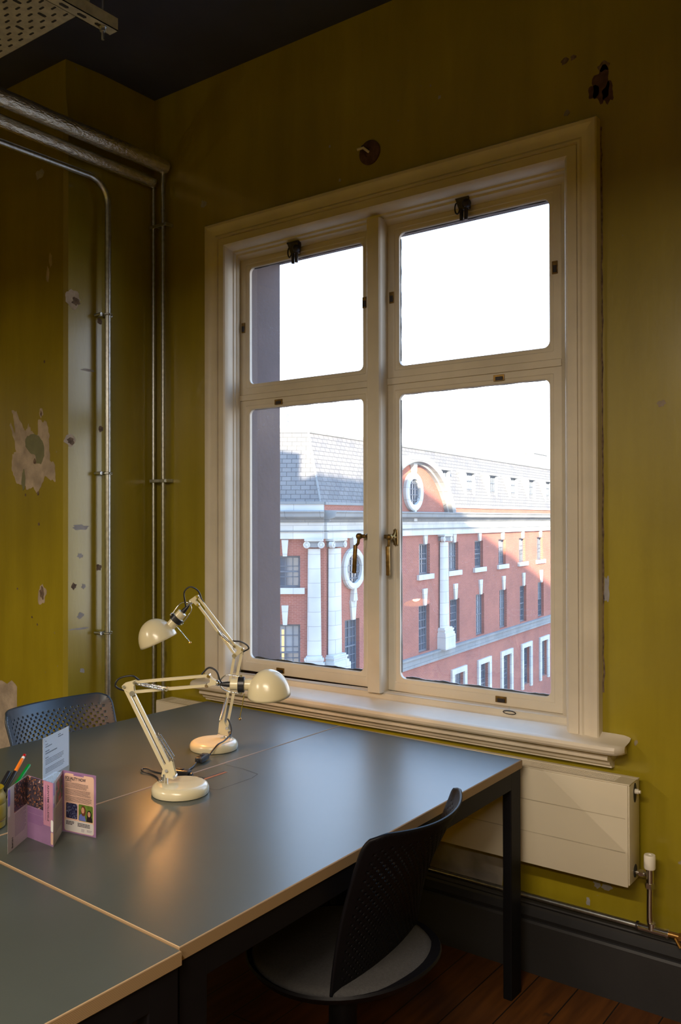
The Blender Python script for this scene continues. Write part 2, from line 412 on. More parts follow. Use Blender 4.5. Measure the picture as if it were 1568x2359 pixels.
b = MB(); b.box((XLL-.2, YF-.2, -.12), (XR+.2, 2.9, 0), FLOOR); tag(b.build('floor'), 'worn orange-brown wooden floorboards', 'floor', kind='structure')
b = MB(); b.box((XLL-.4, YF-.4, CZ), (XR+.4, 2.9, CZ+.2), CEIL); tag(b.build('ceiling'), 'dark blue-black painted ceiling', 'ceiling', kind='structure')

# irregular patches of missing paint: raised by half a millimetre, own outline
def blob(cx, cz, rx, rz, seed, k=26, rough=.28, spiky=0):
    pts = []
    for i in range(k):
        t = 2*PI*i/k
        f = 1+rough*2*(noise.noise(V((math.cos(t)*1.7+seed*7.1, math.sin(t)*1.7, seed*3.3))))
        if spiky: f *= 1+spiky*random.uniform(-.5, 1)*abs(math.sin(t))
        pts.append((cx+rx*f*math.cos(t), cz+rz*f*math.sin(t)))
    return pts
def patch(plane, pts, m, name, parent, lift=.0006):
    """plane: 'back' (x,z at y=WY) 'pier' (x,z at y=2.29) 'splay' (y,z)"""
    b = MB(); n = len(pts)
    def P(p, o):
        if plane == 'back': return (p[0], WY-o, p[1])
        if plane == 'pier': return (p[0], 2.29-o, p[1])
        y = p[0]
        if y <= 2.465: x = XL+(y-2.465)*(XL-pC[0])/(2.465-2.29)
        else: x = XL
        return (x+o, y, p[1])
    cx = sum(p[0] for p in pts)/n; cz = sum(p[1] for p in pts)/n
    vs = [P(p, lift) for p in pts]+[P(p, 0) for p in pts]
    fs = [list(range(n))]+[(i, n+i, n+(i+1) % n, (i+1) % n) for i in range(n)]
    b.add(vs, fs, m); return b.build(name, parent)
random.seed(3)
P1 = [(-3.547, 2.007), (-3.511, 2.001), (-3.458, 1.921), (-3.44, 1.902), (-3.417, 1.939), (-3.399, 1.903), (-3.37, 1.881), (-3.347, 1.886), (-3.347, 1.948), (-3.319, 1.939), (-3.285, 1.937), (-3.265, 1.882), (-3.265, 1.828),
      (-3.261, 1.767), (-3.224, 1.745), (-3.219, 1.675), (-3.252, 1.679), (-3.296, 1.701), (-3.324, 1.654), (-3.358, 1.628), (-3.381, 1.656), (-3.422, 1.643), (-3.457, 1.668), (-3.505, 1.672), (-3.529, 1.708), (-3.547, 1.744),
      (-3.541, 1.807), (-3.511, 1.819), (-3.529, 1.876), (-3.563, 1.942), (-3.553, 1.951), (-3.519, 1.897), (-3.535, 1.975)]
def rough(pts, n=4, amp=.004):
    out = []
    for k, p in enumerate(pts):
        q = pts[(k+1) % len(pts)]; out.append(p)
        for i_ in range(1, n): t = i_/n; out.append((p[0]+(q[0]-p[0])*t+random.uniform(-amp, amp), p[1]+(q[1]-p[1])*t+random.uniform(-amp, amp)*1.6))
    return out
P1 = rough(P1)
patch('pier', P1, PLAST, 'plaster_patch', wall_left)
patch('pier', rough([(-3.44, 1.871), (-3.425, 1.883), (-3.393, 1.889), (-3.342, 1.879), (-3.315, 1.855), (-3.302, 1.83), (-3.3, 1.789), (-3.324, 1.753), (-3.359, 1.757), (-3.364, 1.792), (-3.405, 1.807), (-3.44, 1.837)], 3, .002), FILLER, 'filler_patch', wall_left, .0012)
patch('pier', blob(-3.455, 1.69, .014, .045, 4, rough=.2), FILLER, 'filler_patch', wall_left, .0012)
patch('pier', blob(-3.318, 1.187, .026, .042, 5), PLAST, 'plaster_patch', wall_left)
patch('pier', blob(-3.315, 1.19, .015, .024, 6), HOLE, 'plug_hole', wall_left, .0012)
patch('pier', blob(-3.324, 1.978, .013, .02, 7), PLAST, 'plaster_patch', wall_left)
patch('pier', blob(-3.324, 1.975, .006, .01, 8), HOLE, 'plug_hole', wall_left, .0012)
patch('pier', blob(-3.258, 2.635, .010, .028, 9), PLAST, 'plaster_patch', wall_left)
patch('pier', blob(-3.277, 2.575, .011, .034, 10), PLAST, 'plaster_patch', wall_left)
patch('pier', blob(-3.335, 3.03, .03, .02, 11), LILAC, 'plaster_patch', wall_left)
patch('pier', [(-3.9, -.0), (-3.9, .77), (-3.62, .775), (-3.58, .765), (-3.545, .785), (-3.515, .77), (-3.503, .76), (-3.503, 0)], PLAST, 'plaster_patch', wall_left)
for x, z, r in ((-3.37, 1.765, .01), (-3.345, 1.625, .008), (-3.44, 1.62, .005), (-3.34, 1.49, .006), (-3.50, 1.2, .004), (-3.30, 2.2, .005), (-3.39, 1.08, .004), (-3.35, 1.05, .004)):
    patch('pier', blob(x, z, r, r*1.3, x*9, k=12), HOLE, 'plug_hole', wall_left, .0013)
patch('splay', blob(2.322, 2.458, .034, .036, 12), PLAST, 'plaster_patch', wall_left)
patch('splay', blob(2.338, 2.45, .018, .018, 13), HOLE, 'plug_hole', wall_left, .0012)
patch('splay', blob(2.312, 1.848, .026, .024, 14), PLAST, 'plaster_patch', wall_left)
patch('splay', blob(2.314, 1.848, .016, .014, 15), HOLE, 'plug_hole', wall_left, .0012)
for y, z, ry, rz in ((2.36, 1.478, .04, .012), (2.361, 1.355, .012, .012), (2.377, 1.222, .009, .012), (2.36, 1.095, .016, .014), (2.37, .858, .012, .01), (2.355, 1.04, .05, .004), (2.40, 2.16, .03, .005)):
    patch('splay', blob(y, z, ry, rz, y*5+z), LILAC, 'plaster_patch', wall_left)
for y, z in ((2.455, 2.385), (2.46, 1.91), (2.45, 1.30), (2.33, 1.225)):
    patch('splay', blob(y, z, .011, .013, z), HOLE, 'plug_hole', wall_left, .001)
for x, z, rx, rz, m in ((-.995, 2.915, .028, .05, BRICKDUST), (-.972, 2.885, .02, .03, BRICKDUST), (-1.022, 2.90, .016, .022, BRICKDUST), (-.985, 2.975, .02, .015, HOLE), (-1.119, 3.034, .014, .011, HOLE), (-1.089, 3.036, .010, .009, HOLE),
                       (-1.113, 2.857, .012, .011, PLAST2), (-2.812, 2.923, .017, .016, LILAC), (-.81, 1.867, .014, .011, PLAST), (-1.597, 3.051, .006, .006, LILAC), (-2.05, 2.853, .006, .006, LILAC), (-2.1, 3.0, .005, .005, LILAC),
                       (-.985, 1.279, .008, .04, LILAC), (-1.02, .33, .012, .014, LILAC), (-.99, .328, .018, .013, LILAC), (-1.051, .266, .006, .016, LILAC), (-1.03, 2.0, .004, .01, HOLE)):
    patch('back', blob(x, z, rx, rz, x*3+z), m, 'plaster_patch', wall_back)
ck = [(-.9985+random.uniform(-.0015, .001), .95+k*.03) for k in range(62)]
patch('back', ck+[(x+.003+random.uniform(0, .004), z) for x, z in ck[::-1]], HOLE, 'plaster_crack', wall_back)
patch('back', [(-3.1, .2), (-1.36, .2), (-1.352, .30), (-1.36, .42), (-1.5, .44), (-3.1, .5)], PLAST2, 'plaster_patch', wall_back)

# baseboard along the window wall (moulded profile)
def ext_profile(prof, x0, x1, m, name, parent=None, smooth=True, axis='x', yb=WY):
    b = MB(); n = len(prof)
    vs = [(x0, y, z) for y, z in prof]+[(x1, y, z) for y, z in prof]
    if axis == 'y': vs = [(y, x0, z) for y, z in prof]+[(y, x1, z) for y, z in prof]
    fs = [[k, (k+1) % n, n+(k+1) % n, n+k] for k in range(n)]+[list(range(n))[::-1], [n+k for k in range(n)]]
    b.add(vs, fs, m); return b.build(name, parent, smooth, 28)
bp = [(WY, 0), (2.715, 0), (2.715, .165), (2.720, .172), (2.726, .174), (2.722, .182), (2.718, .188), (2.728, .196), (2.738, .205), (2.740, .214), (2.733, .222), (2.737, .232), (2.75, .238), (WY, .24)]
tag(ext_profile(bp, XL, XR, SKIRT, 'baseboard_back'), 'tall dark grey moulded skirting board below the window', 'skirting board', kind='structure')
bpl = [(-3.15+.0, 0), (-3.09, 0), (-3.09, .17), (-3.10, .2), (-3.12, .235), (-3.15, .24)]
b = MB(); b.bbox((-4.9, 2.25, 0), (-3.14, 2.30, .22), SKIRT, .008); tag(b.build('baseboard_left'), 'dark grey skirting board around the foot of the pier', 'skirting board', kind='structure')

# ================================================================== WINDOW
win = tag(empty('window_1', (-1.9, 2.80, .8)), 'white painted casement window in four lights, two over two, with moulded surround', 'window', kind='structure')
win.matrix_world = Matrix.Identity(4)
loops = [(-2.768, -1.000, 2.805, 2.772), (-2.768, -1.000, 2.805, 2.736), (-2.764, -1.004, 2.801, 2.731), (-2.752, -1.014, 2.790, 2.730),
         (-2.738, -1.026, 2.779, 2.734), (-2.722, -1.037, 2.766, 2.7385), (-2.706, -1.050, 2.752, 2.7395), (-2.700, -1.056, 2.744, 2.734), (-2.692, -1.064, 2.737, 2.734),
         (-2.690, -1.067, 2.734, 2.744), (-2.687, -1.069, 2.731, 2.738), (-2.658, -1.100, 2.702, 2.737), (-2.652, -1.108, 2.697, 2.742), (-2.648, -1.113, 2.692, 2.750),
         (-2.645, -1.118, 2.686, 2.762), (-2.645, -1.120, 2.683, 2.785), (-2.641, -1.124, 2.676, 2.787), (-2.641, -1.126, 2.672, 2.802), (-2.637, -1.132, 2.664, 2.804),
         (-2.637, -1.140, 2.660, 2.816), (-2.643, -1.159, 2.650, 2.832), (-2.70, -1.08, 2.72, 2.875)]
b = MB(); zb = .80
vs = []
for xl, xr, zt, y in loops: vs += [(xl, y, zb), (xl, y, zt), (xr, y, zt), (xr, y, zb)]
fs = []
for k in range(len(loops)-1):
    for j in range(3): a = 4*k+j; fs.append((a, a+1, a+5, a+4))
b.add(vs, fs, CREAMPAINT)
# backing so the surround has depth behind the last loop
b.build('casing', win, True, 22)
# mullion with its stepped edges
mp = [(-1.937, 2.86), (-1.937, 2.826), (-1.930, 2.818), (-1.930, 2.800), (-1.926, 2.793), (-1.926, 2.776), (-1.920, 2.768), (-1.866, 2.768), (-1.862, 2.776), (-1.862, 2.79), (-1.864, 2.796), (-1.864, 2.812), (-1.866, 2.826), (-1.866, 2.86)]
b = MB(); n = len(mp)
b.add([(x, y, .845) for x, y in mp]+[(x, y, 2.668) for x, y in mp], [[k, (k+1) % n, n+(k+1) % n, n+k] for k in range(n)], CREAMPAINT)
b.build('mullion', win, True, 20)
b = MB()
for x0, x1 in ((-2.643, -1.937), (-1.866, -1.159)):
    b.bbox((x0, 2.826, 2.030), (x1, 2.87, 2.055), CREAMPAINT, .002)
b.build('transom', win)
# sashes
def sash(x0, z0, x1, z1, gx0, gz0, gx1, gz1):
    yf, yg = 2.830, 2.847
    b = MB(); R = .022
    def rect(xa, za, xb, zb_, y, r, k=5):
        pts = []
        for cx, cz, a0 in ((xb-r, zb_-r, 0), (xa+r, zb_-r, 90), (xa+r, za+r, 180), (xb-r, za+r, 270)):
            for i in range(k):
                t = math.radians(a0+90*i/(k-1)); pts.append((cx+r*math.cos(t), y, cz+r*math.sin(t)))
        return pts
    L = [rect(x0, z0, x1, z1, 2.875, .0005), rect(x0, z0, x1, z1, yf+.002, .0005), rect(x0+.002, z0+.002, x1-.002, z1-.002, yf, .0005),
         rect(gx0-.018, gz0-.018, gx1+.018, gz1+.018, yf, .004), rect(gx0-.015, gz0-.015, gx1+.015, gz1+.015, yf+.003, .006), rect(gx0-.004, gz0-.004, gx1+.004, gz1+.004, yf+.0045, R-.004),
         rect(gx0, gz0, gx1, gz1, yf+.008, R), rect(gx0, gz0, gx1, gz1, yg+.004, R)]
    n = 20; vs = [p for l in L for p in l]; fs = []
    for k in range(len(L)-1):
        for j in range(n): fs.append((k*n+j, k*n+(j+1) % n, (k+1)*n+(j+1) % n, (k+1)*n+j))
    b.add(vs, fs, CREAMPAINT); s = b.build('sash', win, True, 25)
    g = MB(); g.add([(gx0-.008, yg, gz0-.008), (gx1+.008, yg, gz0-.008), (gx1+.008, yg, gz1+.008), (gx0-.008, yg, gz1+.008)], [(0, 1, 2, 3)], WGLASS)
    g.build('glass_pane', s)
    rn = random.Random(int(gx0*100+gz0*10)); g = MB()
    def strip(horizontal, c, a0, a1, w):
        n = 40; vs = []
        for k in range(n+1):
            t = a0+(a1-a0)*k/n; w_ = w*(.85+.3*rn.random()+.25*math.sin(k*.7))
            for q in (0, w_):
                for y in (yg+.002, yg+.006): vs.append((t, y, c+q) if horizontal else (c+q, y, t))
        fs = [(4*k+i, 4*k+j, 4*k+4+j, 4*k+4+i) for k in range(n) for i, j in ((0, 1), (1, 3), (3, 2), (2, 0))]
        g.add(vs, fs, BLK)
    if gz0 < 1.5: strip(True, gz0-.002, gx0+.02, gx1-.004, .008); strip(True, gz1+.001, gx0+.02, gx1-.02, -.002)
    else: strip(True, gz1-.0005, gx0+.02, gx1-.015, -.0035)
    if gx0 > -1.9: strip(False, gx0-.001, gz0+.02, gz1-.02, .003)
    g.build('putty_shade_line', s); return s  # black strips: putty edge plus the outer ledge's shade as colour
sUL = sash(-2.643, 2.055, -1.937, 2.650, -2.594, 2.102, -1.988, 2.612)
sUR = sash(-1.866, 2.055, -1.159, 2.650, -1.817, 2.100, -1.205, 2.614)
sLL = sash(-2.643, .848, -1.937, 2.030, -2.594, .904, -1.988, 1.990)
sLR = sash(-1.866, .848, -1.159, 2.030, -1.817, .898, -1.205, 1.990)
# handles: brass casement fasteners
def fastener(x, z, s, parent, lean):
    b = MB(); y = 2.826
    b.bbox((x-.009, y-.004, z-.03), (x+.009, y+.003, z+.03), BRASS, .0015)
    b.tube([(x, y-.002, z+.032), (x, y-.01, z+.012), (x-.004*s, y-.022, z+.0)], .005, BRASS, 8, rr=[.003, .006, .008])
    b.tube([(x, y-.002, z-.032), (x, y-.01, z-.014), (x-.004*s, y-.022, z-.0)], .005, BRASS, 8, rr=[.003, .006, .008])
    b.tube([(x, y, z), (x-.03*s, y-.028, z)], .008, BRASS, 10)
    b.sphere((x-.034*s, y-.030, z), .0135, BRASS, 8)
    b.tube([(x-.034*s, y-.032, z), (x-.036*s, y-.034, z-.028), (x-.044*s, y-.034, z-.035)], .006, BRASS, 8)
    M = Matrix.Translation((x-.046*s, y-.036, z-.034)) @ Matrix.Rotation(lean, 4, 'Y')
    b.bbox((-.009, -.006, -.112), (.007, .004, 0), BRASS, .003, M)
    h = b.build('handle', parent, True, 40); h['label'] = 'brass casement lever handle'
fastener(-1.945, 1.443, 1, sLL, .06)
fastener(-1.828, 1.440, .25, sLR, -.02)
b = MB(); b.bbox((-1.872, 2.80, 1.436), (-1.83, 2.812, 1.450), BRASS, .002); b.build('keeper', sLR)
# fanlight catches: dark metal bracket, ring and two prongs
def fan_catch(x, z, parent):
    b = MB(); y = 2.826
    b.bbox((x-.03, y-.034, z+.034), (x+.03, y+.002, z+.042), DARKMETAL, .002)
    b.add([(x-.028, y-.032, z+.036), (x+.028, y-.032, z+.036), (x+.022, y-.02, z-.005), (x-.018, y-.02, z-.005), (x-.026, y-.004, z+.036), (x+.026, y-.004, z+.036), (x+.02, y-.004, z-.005), (x-.016, y-.004, z-.005)],
          [(0, 1, 2, 3), (4, 7, 6, 5), (0, 3, 7, 4), (1, 5, 6, 2), (3, 2, 6, 7), (0, 4, 5, 1)], DARKMETAL)
    b.sphere((x+.014, y-.022, z+.012), .017, DARKMETAL, 8)
    b.tube([(x-.010, y-.016, z), (x-.011, y-.014, z-.045)], .007, DARKMETAL, 8)
    b.tube([(x+.010, y-.016, z), (x+.007, y-.014, z-.043)], .007, DARKMETAL, 8)
    b.tube([(x-.026+.010*math.cos(t), y-.018, z+.004+.021*math.sin(t)) for t in [2*PI*k/16 for k in range(17)]], .003, DARKMETAL, 6, False)
    b.build('catch', parent, True, 40)['label'] = 'dark metal fanlight catch'
fan_catch(-2.315, 2.625, sUL); fan_catch(-1.520, 2.640, sUR)
def lock(x, z, parent, vert):
    b = MB(); y = 2.829
    w, h = (.010, .022) if vert else (.021, .011)
    b.bbox((x-w, y-.003, z-h), (x+w, y+.002, z+h), BRASS, .001)
    b.bbox((x-w*.55, y-.007, z-h*.8), (x+w*.75, y-.002, z+h*.3), DARKMETAL, .001)
    b.build('lock_plate', parent)
for x, z, p, v_ in ((-1.973, 2.367, sUL, 1), (-1.846, 2.367, sUR, 1), (-2.623, 2.352, sUL, 1), (-1.181, 2.369, sUR, 1), (-2.421, 2.010, sLL, 0), (-1.392, 2.012, sLR, 0), (-2.413, .868, sLL, 0), (-1.388, .870, sLR, 0)):
    lock(x, z, p, v_)
# bottom rail of the frame + window board with rounded nose + bed moulding
sp = [(2.875, .848), (2.822, .846), (2.806, .842), (2.803, .824), (2.797, .820), (2.780, .817), (2.770, .822), (2.764, .824), (2.757, .820), (2.74, .812), (2.692, .806), (2.680, .805), (2.672, .800), (2.668, .791), (2.670, .782), (2.677, .775), (2.690, .772),
      (2.706, .771), (2.708, .764), (2.703, .758), (2.704, .750), (2.712, .745), (2.722, .744), (2.724, .738), (2.730, .730), (2.742, .726), (2.744, .718), (2.770, .716), (2.875, .716)]
b = MB(); n = len(sp)
secs = [(-2.822, .0), (-2.816, .55), (-2.80, .9), (-2.785, 1.0), (-1.0, 1.0), (-.955, 1.0), (-.930, .93), (-.915, .7), (-.908, .45)]
vs = []
for x, k in secs:
    for y, z in sp:
        yy = y; zz = z
        if k < 1:
            yy = 2.77+(y-2.77)*(.35+.65*k) if y < 2.77 else y
            zz = .79+(z-.79)*(.55+.45*k)
            if z < .77: yy = max(yy, 2.70)
        if z < .771: xx = max(min(x, -.962), -2.772)
        else: xx = x
        if (x < -2.77 or x > -.99) and y > 2.772: yy = 2.772
        vs.append((xx, yy, zz))
fs = []
for s_ in range(len(secs)-1):
    for k in range(n-1): fs.append((s_*n+k, s_*n+k+1, (s_+1)*n+k+1, (s_+1)*n+k))
fs.append(list(range(n))[::-1]); fs.append([(len(secs)-1)*n+k for k in range(n)])
b.add(vs, fs, CREAMPAINT); b.build('window_board', win, True, 32)
# clear hook at the bottom right
b = MB(); b.tube([(-1.36+.024*math.cos(t)+.02, 2.795, .836+.006*math.sin(t)) for t in [2*PI*k/12 for k in range(13)]], .0016, DARKMETAL, 5, False)
b.tube([(-1.338, 2.79, .84), (-1.338, 2.79, .86)], .003, ACRY, 6); b.build('hook', win)

# ================================================================== PIPES, CONDUIT, TRAY
def pipe_run(name, pts, r, m, label, cat, group=None, n=14):
    b = MB(); b.tube(pts, r, m, n); return tag(b.build(name, None, True, 50), label, cat, group)
def bumpy(p0, p1, r, seed, n=70, amp=.05):
    b = MB(); p0, p1 = V(p0), V(p1); d = (p1-p0).normalized(); a = V((1, 0, 0)); a = (a-d*a.dot(d)).normalized(); c = d.cross(a); K = 24
    vs = []; fs = []
    for k in range(n+1):
        t = k/n
        for j in range(K):
            th = 2*PI*j/K
            nn = noise.noise(V((t*20+seed, math.cos(th)*1.2, math.sin(th)*1.2)))*amp+noise.noise(V((t*70+seed, math.cos(th)*3, math.sin(th)*3)))*amp*.6
            R = r*(1+nn); vs.append(p0.lerp(p1, t)+(a*math.cos(th)+c*math.sin(th))*R)
    for k in range(n):
        for j in range(K): fs.append((k*K+j, k*K+(j+1) % K, (k+1)*K+(j+1) % K, (k+1)*K+j))
    fs.append(list(range(K))[::-1]); fs.append([n*K+j for j in range(K)])
    b.add(vs, fs, FOIL); return b
fp1 = tag(bumpy((-3.035, .6, 3.135), (-3.035, 2.745, 3.135), .034, 1).build('insulated_pipe', None, True, 60), 'upper and thicker foil-wrapped pipe running overhead to the room corner', 'pipe')
fp2 = tag(bumpy((-3.095, .6, 3.075), (-3.095, 2.725, 3.072), .026, 9).build('insulated_pipe', None, True, 60), 'lower and thinner foil-wrapped pipe running to the room corner', 'pipe')
pipe_run('riser_pipe', [(-3.105, 2.738, 0.0), (-3.105, 2.738, 3.055)], .0085, GALV, 'steel riser pipe nearer the pier, dropping from the lower foil-wrapped pipe', 'pipe')
pipe_run('riser_pipe', [(-3.040, 2.738, 0.0), (-3.040, 2.738, 3.11)], .0095, GALV, 'steel riser pipe nearer the window, dropping from the upper foil-wrapped pipe', 'pipe')
for z in (1.688, 2.865):
    b = MB(); b.bbox((-3.118, 2.724, z-.007), (-3.015, 2.729, z+.007), GALV, .001); b.bbox((-3.075, 2.726, z-.008), (-3.065, WY, z+.008), GALV, .001)
    b.bbox((-3.018, 2.727, z-.008), (-3.008, 2.77, z+.008), GALV, .001)
    tag(b.build('pipe_bracket'), 'small steel bracket across the two riser pipes, ' + ('the lower one' if z < 2 else 'the upper one'), 'bracket')
cond = empty('conduit', (-3.07, 2.45, 0)); cond.matrix_world = Matrix.Identity(4)
tag(cond, 'galvanised steel conduit bending down the pier in front of the two foil-wrapped pipes', 'conduit')
b = MB(); rb = .10
cp = [(-3.078, .6, 2.975), (-3.078, 2.455-rb, 2.985)]
for k in range(1, 9): t = PI/2*k/8; cp.append((-3.078, 2.455-rb+rb*math.sin(t), 2.985-rb+rb*math.cos(t)))
cp.append((-3.078, 2.455, 0.0)); b.tube(cp, .0135, GALV, 16); b.build('tube', cond, True, 50)
for z in (2.405, 1.712, 1.016):
    b = MB(); b.tube([(-3.078+.0155*math.cos(t), 2.455+.0155*math.sin(t), z) for t in [2*PI*k/16 for k in range(17)]], .005, GALV, 6, False)
    b.bbox((-3.10, 2.425, z-.008), (-3.096, 2.485, z+.008), GALV, .001)
    b.tube([(-3.132, 2.428, z), (-3.088, 2.428, z)], .007, GALV, 8); b.tube([(-3.132, 2.482, z), (-3.088, 2.482, z)], .006, GALV, 8)
    b.build('saddle_clip', cond, True, 50)
# cable tray on a strut hanger
tray = empty('cable_tray', (-3.2, 1.4, 3.1)); tray.matrix_world = Matrix.Identity(4)
tag(tray, 'perforated cable tray slung below the dark ceiling on a strut', 'cable tray')
def tray_panel():
    b = MB(); z = 3.100; x0, x1, y0, y1 = -2.96, -2.235, 1.12, 1.712
    b.box((x0, y0, z), (x1, y1, z+.0015), GALV2); b.box((x0, y1-.0015, z), (x1, y1, z+.05), GALV2); b.box((x0, y0, z), (x1, y0+.0015, z+.05), GALV2)
    return b.build('tray', tray)
tray_panel()
b = MB(); row = 0; y = 1.685
while y > 1.14:
    x = -2.26-(row % 2)*.03
    while x > -2.93:
        if row % 4 == 2 and int((x+4)*30) % 3 == 0: b.prism([(-.004, -.014), (.004, -.014), (.006, -.008), (.006, .008), (.004, .014), (-.004, .014), (-.006, .008), (-.006, -.008)], 0, .0006, SLOT, Matrix.Translation((x, y, 3.0992)))
        else: b.prism([(-.009, -.0035), (-.012, 0), (-.009, .0035), (.009, .0035), (.012, 0), (.009, -.0035)], 0, .0006, SLOT, Matrix.Translation((x, y, 3.0992)))
        x -= .06
    y -= .022; row += 1
tag(b.build('slots', tray), kind='stuff')
st = empty('strut_hanger', (-2.22, 1.6, 3.07)); st.matrix_world = Matrix.Identity(4)
tag(st, 'slotted steel strut with a threaded rod carrying the cable tray', 'strut')
b = MB(); b.box((-2.243, .9, 3.058), (-2.202, 1.795, 3.0605), GALV2); b.box((-2.243, .9, 3.058), (-2.2405, 1.795, 3.098), GALV2); b.box((-2.2045, .9, 3.058), (-2.202, 1.795, 3.098), GALV2)
yy = 1.75
while yy > 1.0:
    b.prism([(-.0065, -.012), (0, -.017), (.0065, -.012), (.0065, .012), (0, .017), (-.0065, .012)], 0, .0006, SLOT, Matrix.Translation((-2.2225, yy-.012, 3.0572))); yy -= .065
b.build('channel', st)
b = MB(); b.tube([(-2.222, 1.752, 3.018), (-2.222, 1.752, CZ)], .0048, GALV, 10); b.build('threaded_rod', st, True, 50)
b = MB(); b.lathe([(.010, -.006), (.010, .006)], GALV, 6, Matrix.Translation((-2.222, 1.752, 3.050))); b.lathe([(.013, 0), (.013, .002)], GALV, 16, Matrix.Translation((-2.222, 1.752, 3.0555))); b.build('nut', st)
# round outlet above the window
ro = empty('wall_outlet', (-1.905, WY, 2.925)); tag(ro, 'round reddish outlet on the wall above the window with a cut cable stub', 'wall outlet')
b = MB(); MR = Matrix.Rotation(PI/2, 4, 'X')
b.lathe([(.047, 0), (.047, .006), (.042, .010), (.02, .011), (.018, .004), (.001, .003)], BRICKDUST, 28, MR, True, True); b.build('rose', ro, True, 40)
b = MB(); b.tube([(-.005, -.003, .004), (-.012, -.03, .012), (-.03, -.045, .004)], .0055, PLUGC, 8); b.tube([(-.004, -.003, .01), (-.02, -.03, .02)], .004, DARKMETAL, 8); b.build('cable_stub', ro, True, 40)

# ================================================================== RADIATOR
rad = empty('radiator', (-1.93, 2.69, .38)); rad.matrix_world = Matrix.Identity(4)
tag(rad, 'long flat cream radiator under the window with two horizontal grooves', 'radiator')
x0, x1, yf, yb, z0, z1 = -2.985, -.875, 2.645, 2.742, .392, .704
b = MB()
b.bbox((x0, yf, z0), (x1-.004, yf+.012, z1-.004), RADW, .003); fp = b.build('front_panel', rad, True, 40)
b = MB()
for zz in (z0+(z1-z0)*.335, z0+(z1-z0)*.665): b.box((x0+.006, yf-.0006, zz-.0014), (x1-.012, yf+.0004, zz+.0014), mat('groove_shade_gap', (.46, .41, .31), .6) if 'groove_shade_gap' not in MATS else MATS['groove_shade_gap'])
b.build('groove', rad)
b = MB(); b.bbox((x1-.006, yf+.004, z0+.006), (x1, yb, z1-.002), RADW, .002)
b.build('end_panel', rad, True, 40)
b = MB(); b.bbox((x0, yf+.004, z0+.006), (x0+.006, yb, z1-.002), RADW, .002); b.build('end_panel', rad, True, 40)
b = MB(); b.box((x0+.01, yb-.014, z0+.01), (x1-.012, yb-.004, z1-.012), RADW); b.build('back_panel', rad)
b = MB()
b.bbox((x0, yf+.002, z1-.004), (x1+.001, yf+.018, z1), RADW, .0012); b.bbox((x0, yb-.018, z1-.004), (x1+.001, yb, z1), RADW, .0012)
b.box((x1-.05, yf+.018, z1-.004), (x1, yb-.018, z1-.0005), RADW); b.box((x0, yf+.018, z1-.004), (x0+.05, yb-.018, z1-.0005), RADW)
yy = yf+.023
while yy < yb-.02:
    b.box((x0+.05, yy, z1-.006), (x1-.05, yy+.0042, z1-.001), RADW); yy += .0078
b.build('top_grille', rad)
b = MB(); b.prism(blob(0, 0, .014, .03, 3, rough=.02), 0, .0008, SLOT, Matrix.Translation((x1, 2.70, .668)) @ Matrix.Rotation(PI/2, 4, 'Y') @ Matrix.Rotation(PI/2, 4, 'Z'))
b.tube([(x1-.01, 2.70, .672), (x1+.012, 2.70, .672)], .008, PLUGC, 10); b.tube([(x1+.012, 2.70, .672), (x1+.018, 2.70, .672)], .005, PLUGC, 8); b.build('bleed_valve', rad, True, 40)
b = MB(); b.prism(blob(0, 0, .02, .017, 3, rough=.02), 0, .0008, SLOT, Matrix.Translation((x1, 2.70, .428)) @ Matrix.Rotation(PI/2, 4, 'Y')); b.build('pipe_hole', rad)
val = empty('radiator_valve', (-.831, 2.70, .26)); val.matrix_world = Matrix.Identity(4)
tag(val, 'chrome radiator valve with a white cap and its feed pipe', 'valve')
b = MB(); b.tube([(x1+.001, 2.70, .425), (-.843, 2.70, .425)], .0075, CHROME, 12); b.tube([(-.862, 2.70, .425), (-.848, 2.70, .425)], .012, CHROME, 6)
b.tube([(-.831, 2.70, .445), (-.831, 2.70, .395)], .0115, CHROME, 14); b.tube([(-.831, 2.70, .402), (-.831, 2.70, .386)], .0145, CHROME, 6); b.build('body', val, True, 40)
b = MB(); b.lathe([(.0165, 0), (.0175, .004), (.0175, .038), (.016, .042), (.006, .042), (.005, .040)], PLUGC, 24, Matrix.Translation((-.831, 2.70, .445))); b.build('cap', val, True, 40)['label'] = 'white plastic valve cap'
b = MB(); b.tube(smooth_path([(-.831, 2.70, .39), (-.832, 2.70, .33), (-.831, 2.70, .285), (-.826, 2.70, .262)]), .0095, CHROME, 12); b.build('tail_pipe', val, True, 40)
feed = empty('heating_pipe', (-1.2, 2.7, .262)); feed.matrix_world = Matrix.Identity(4)
tag(feed, 'thin steel heating pipe running above the skirting board to a brass joint', 'pipe')
b = MB(); b.tube([(-2.95, 2.70, .262), (-.865, 2.70, .262)], .0075, GALV, 12); b.build('tube', feed, True, 40)
b = MB(); b.tube([(-.868, 2.70, .262), (-.775, 2.70, .262)], .0115, CHROME, 12); b.tube([(-.872, 2.70, .262), (-.866, 2.70, .262)], .014, DARKMETAL, 12); b.tube([(-.826, 2.70, .262), (-.826, 2.70, .282)], .0125, CHROME, 12); b.tube([(-.782, 2.70, .262), (-.776, 2.70, .262)], .014, CHROME, 12); b.build('tee_joint', feed, True, 40)
b = MB(); b.tube([(-.776, 2.70, .262), (-.5, 2.70, .262)], .008, COPPER, 12); b.tube([(-.745, 2.70, .262), (-.725, 2.70, .262)], .013, COPPER, 6); b.tube([(-.755, 2.695, .258), (-.738, 2.69, .235)], .006, COPPER, 8); b.build('brass_joint', feed, True, 40)['label'] = 'brass joint'

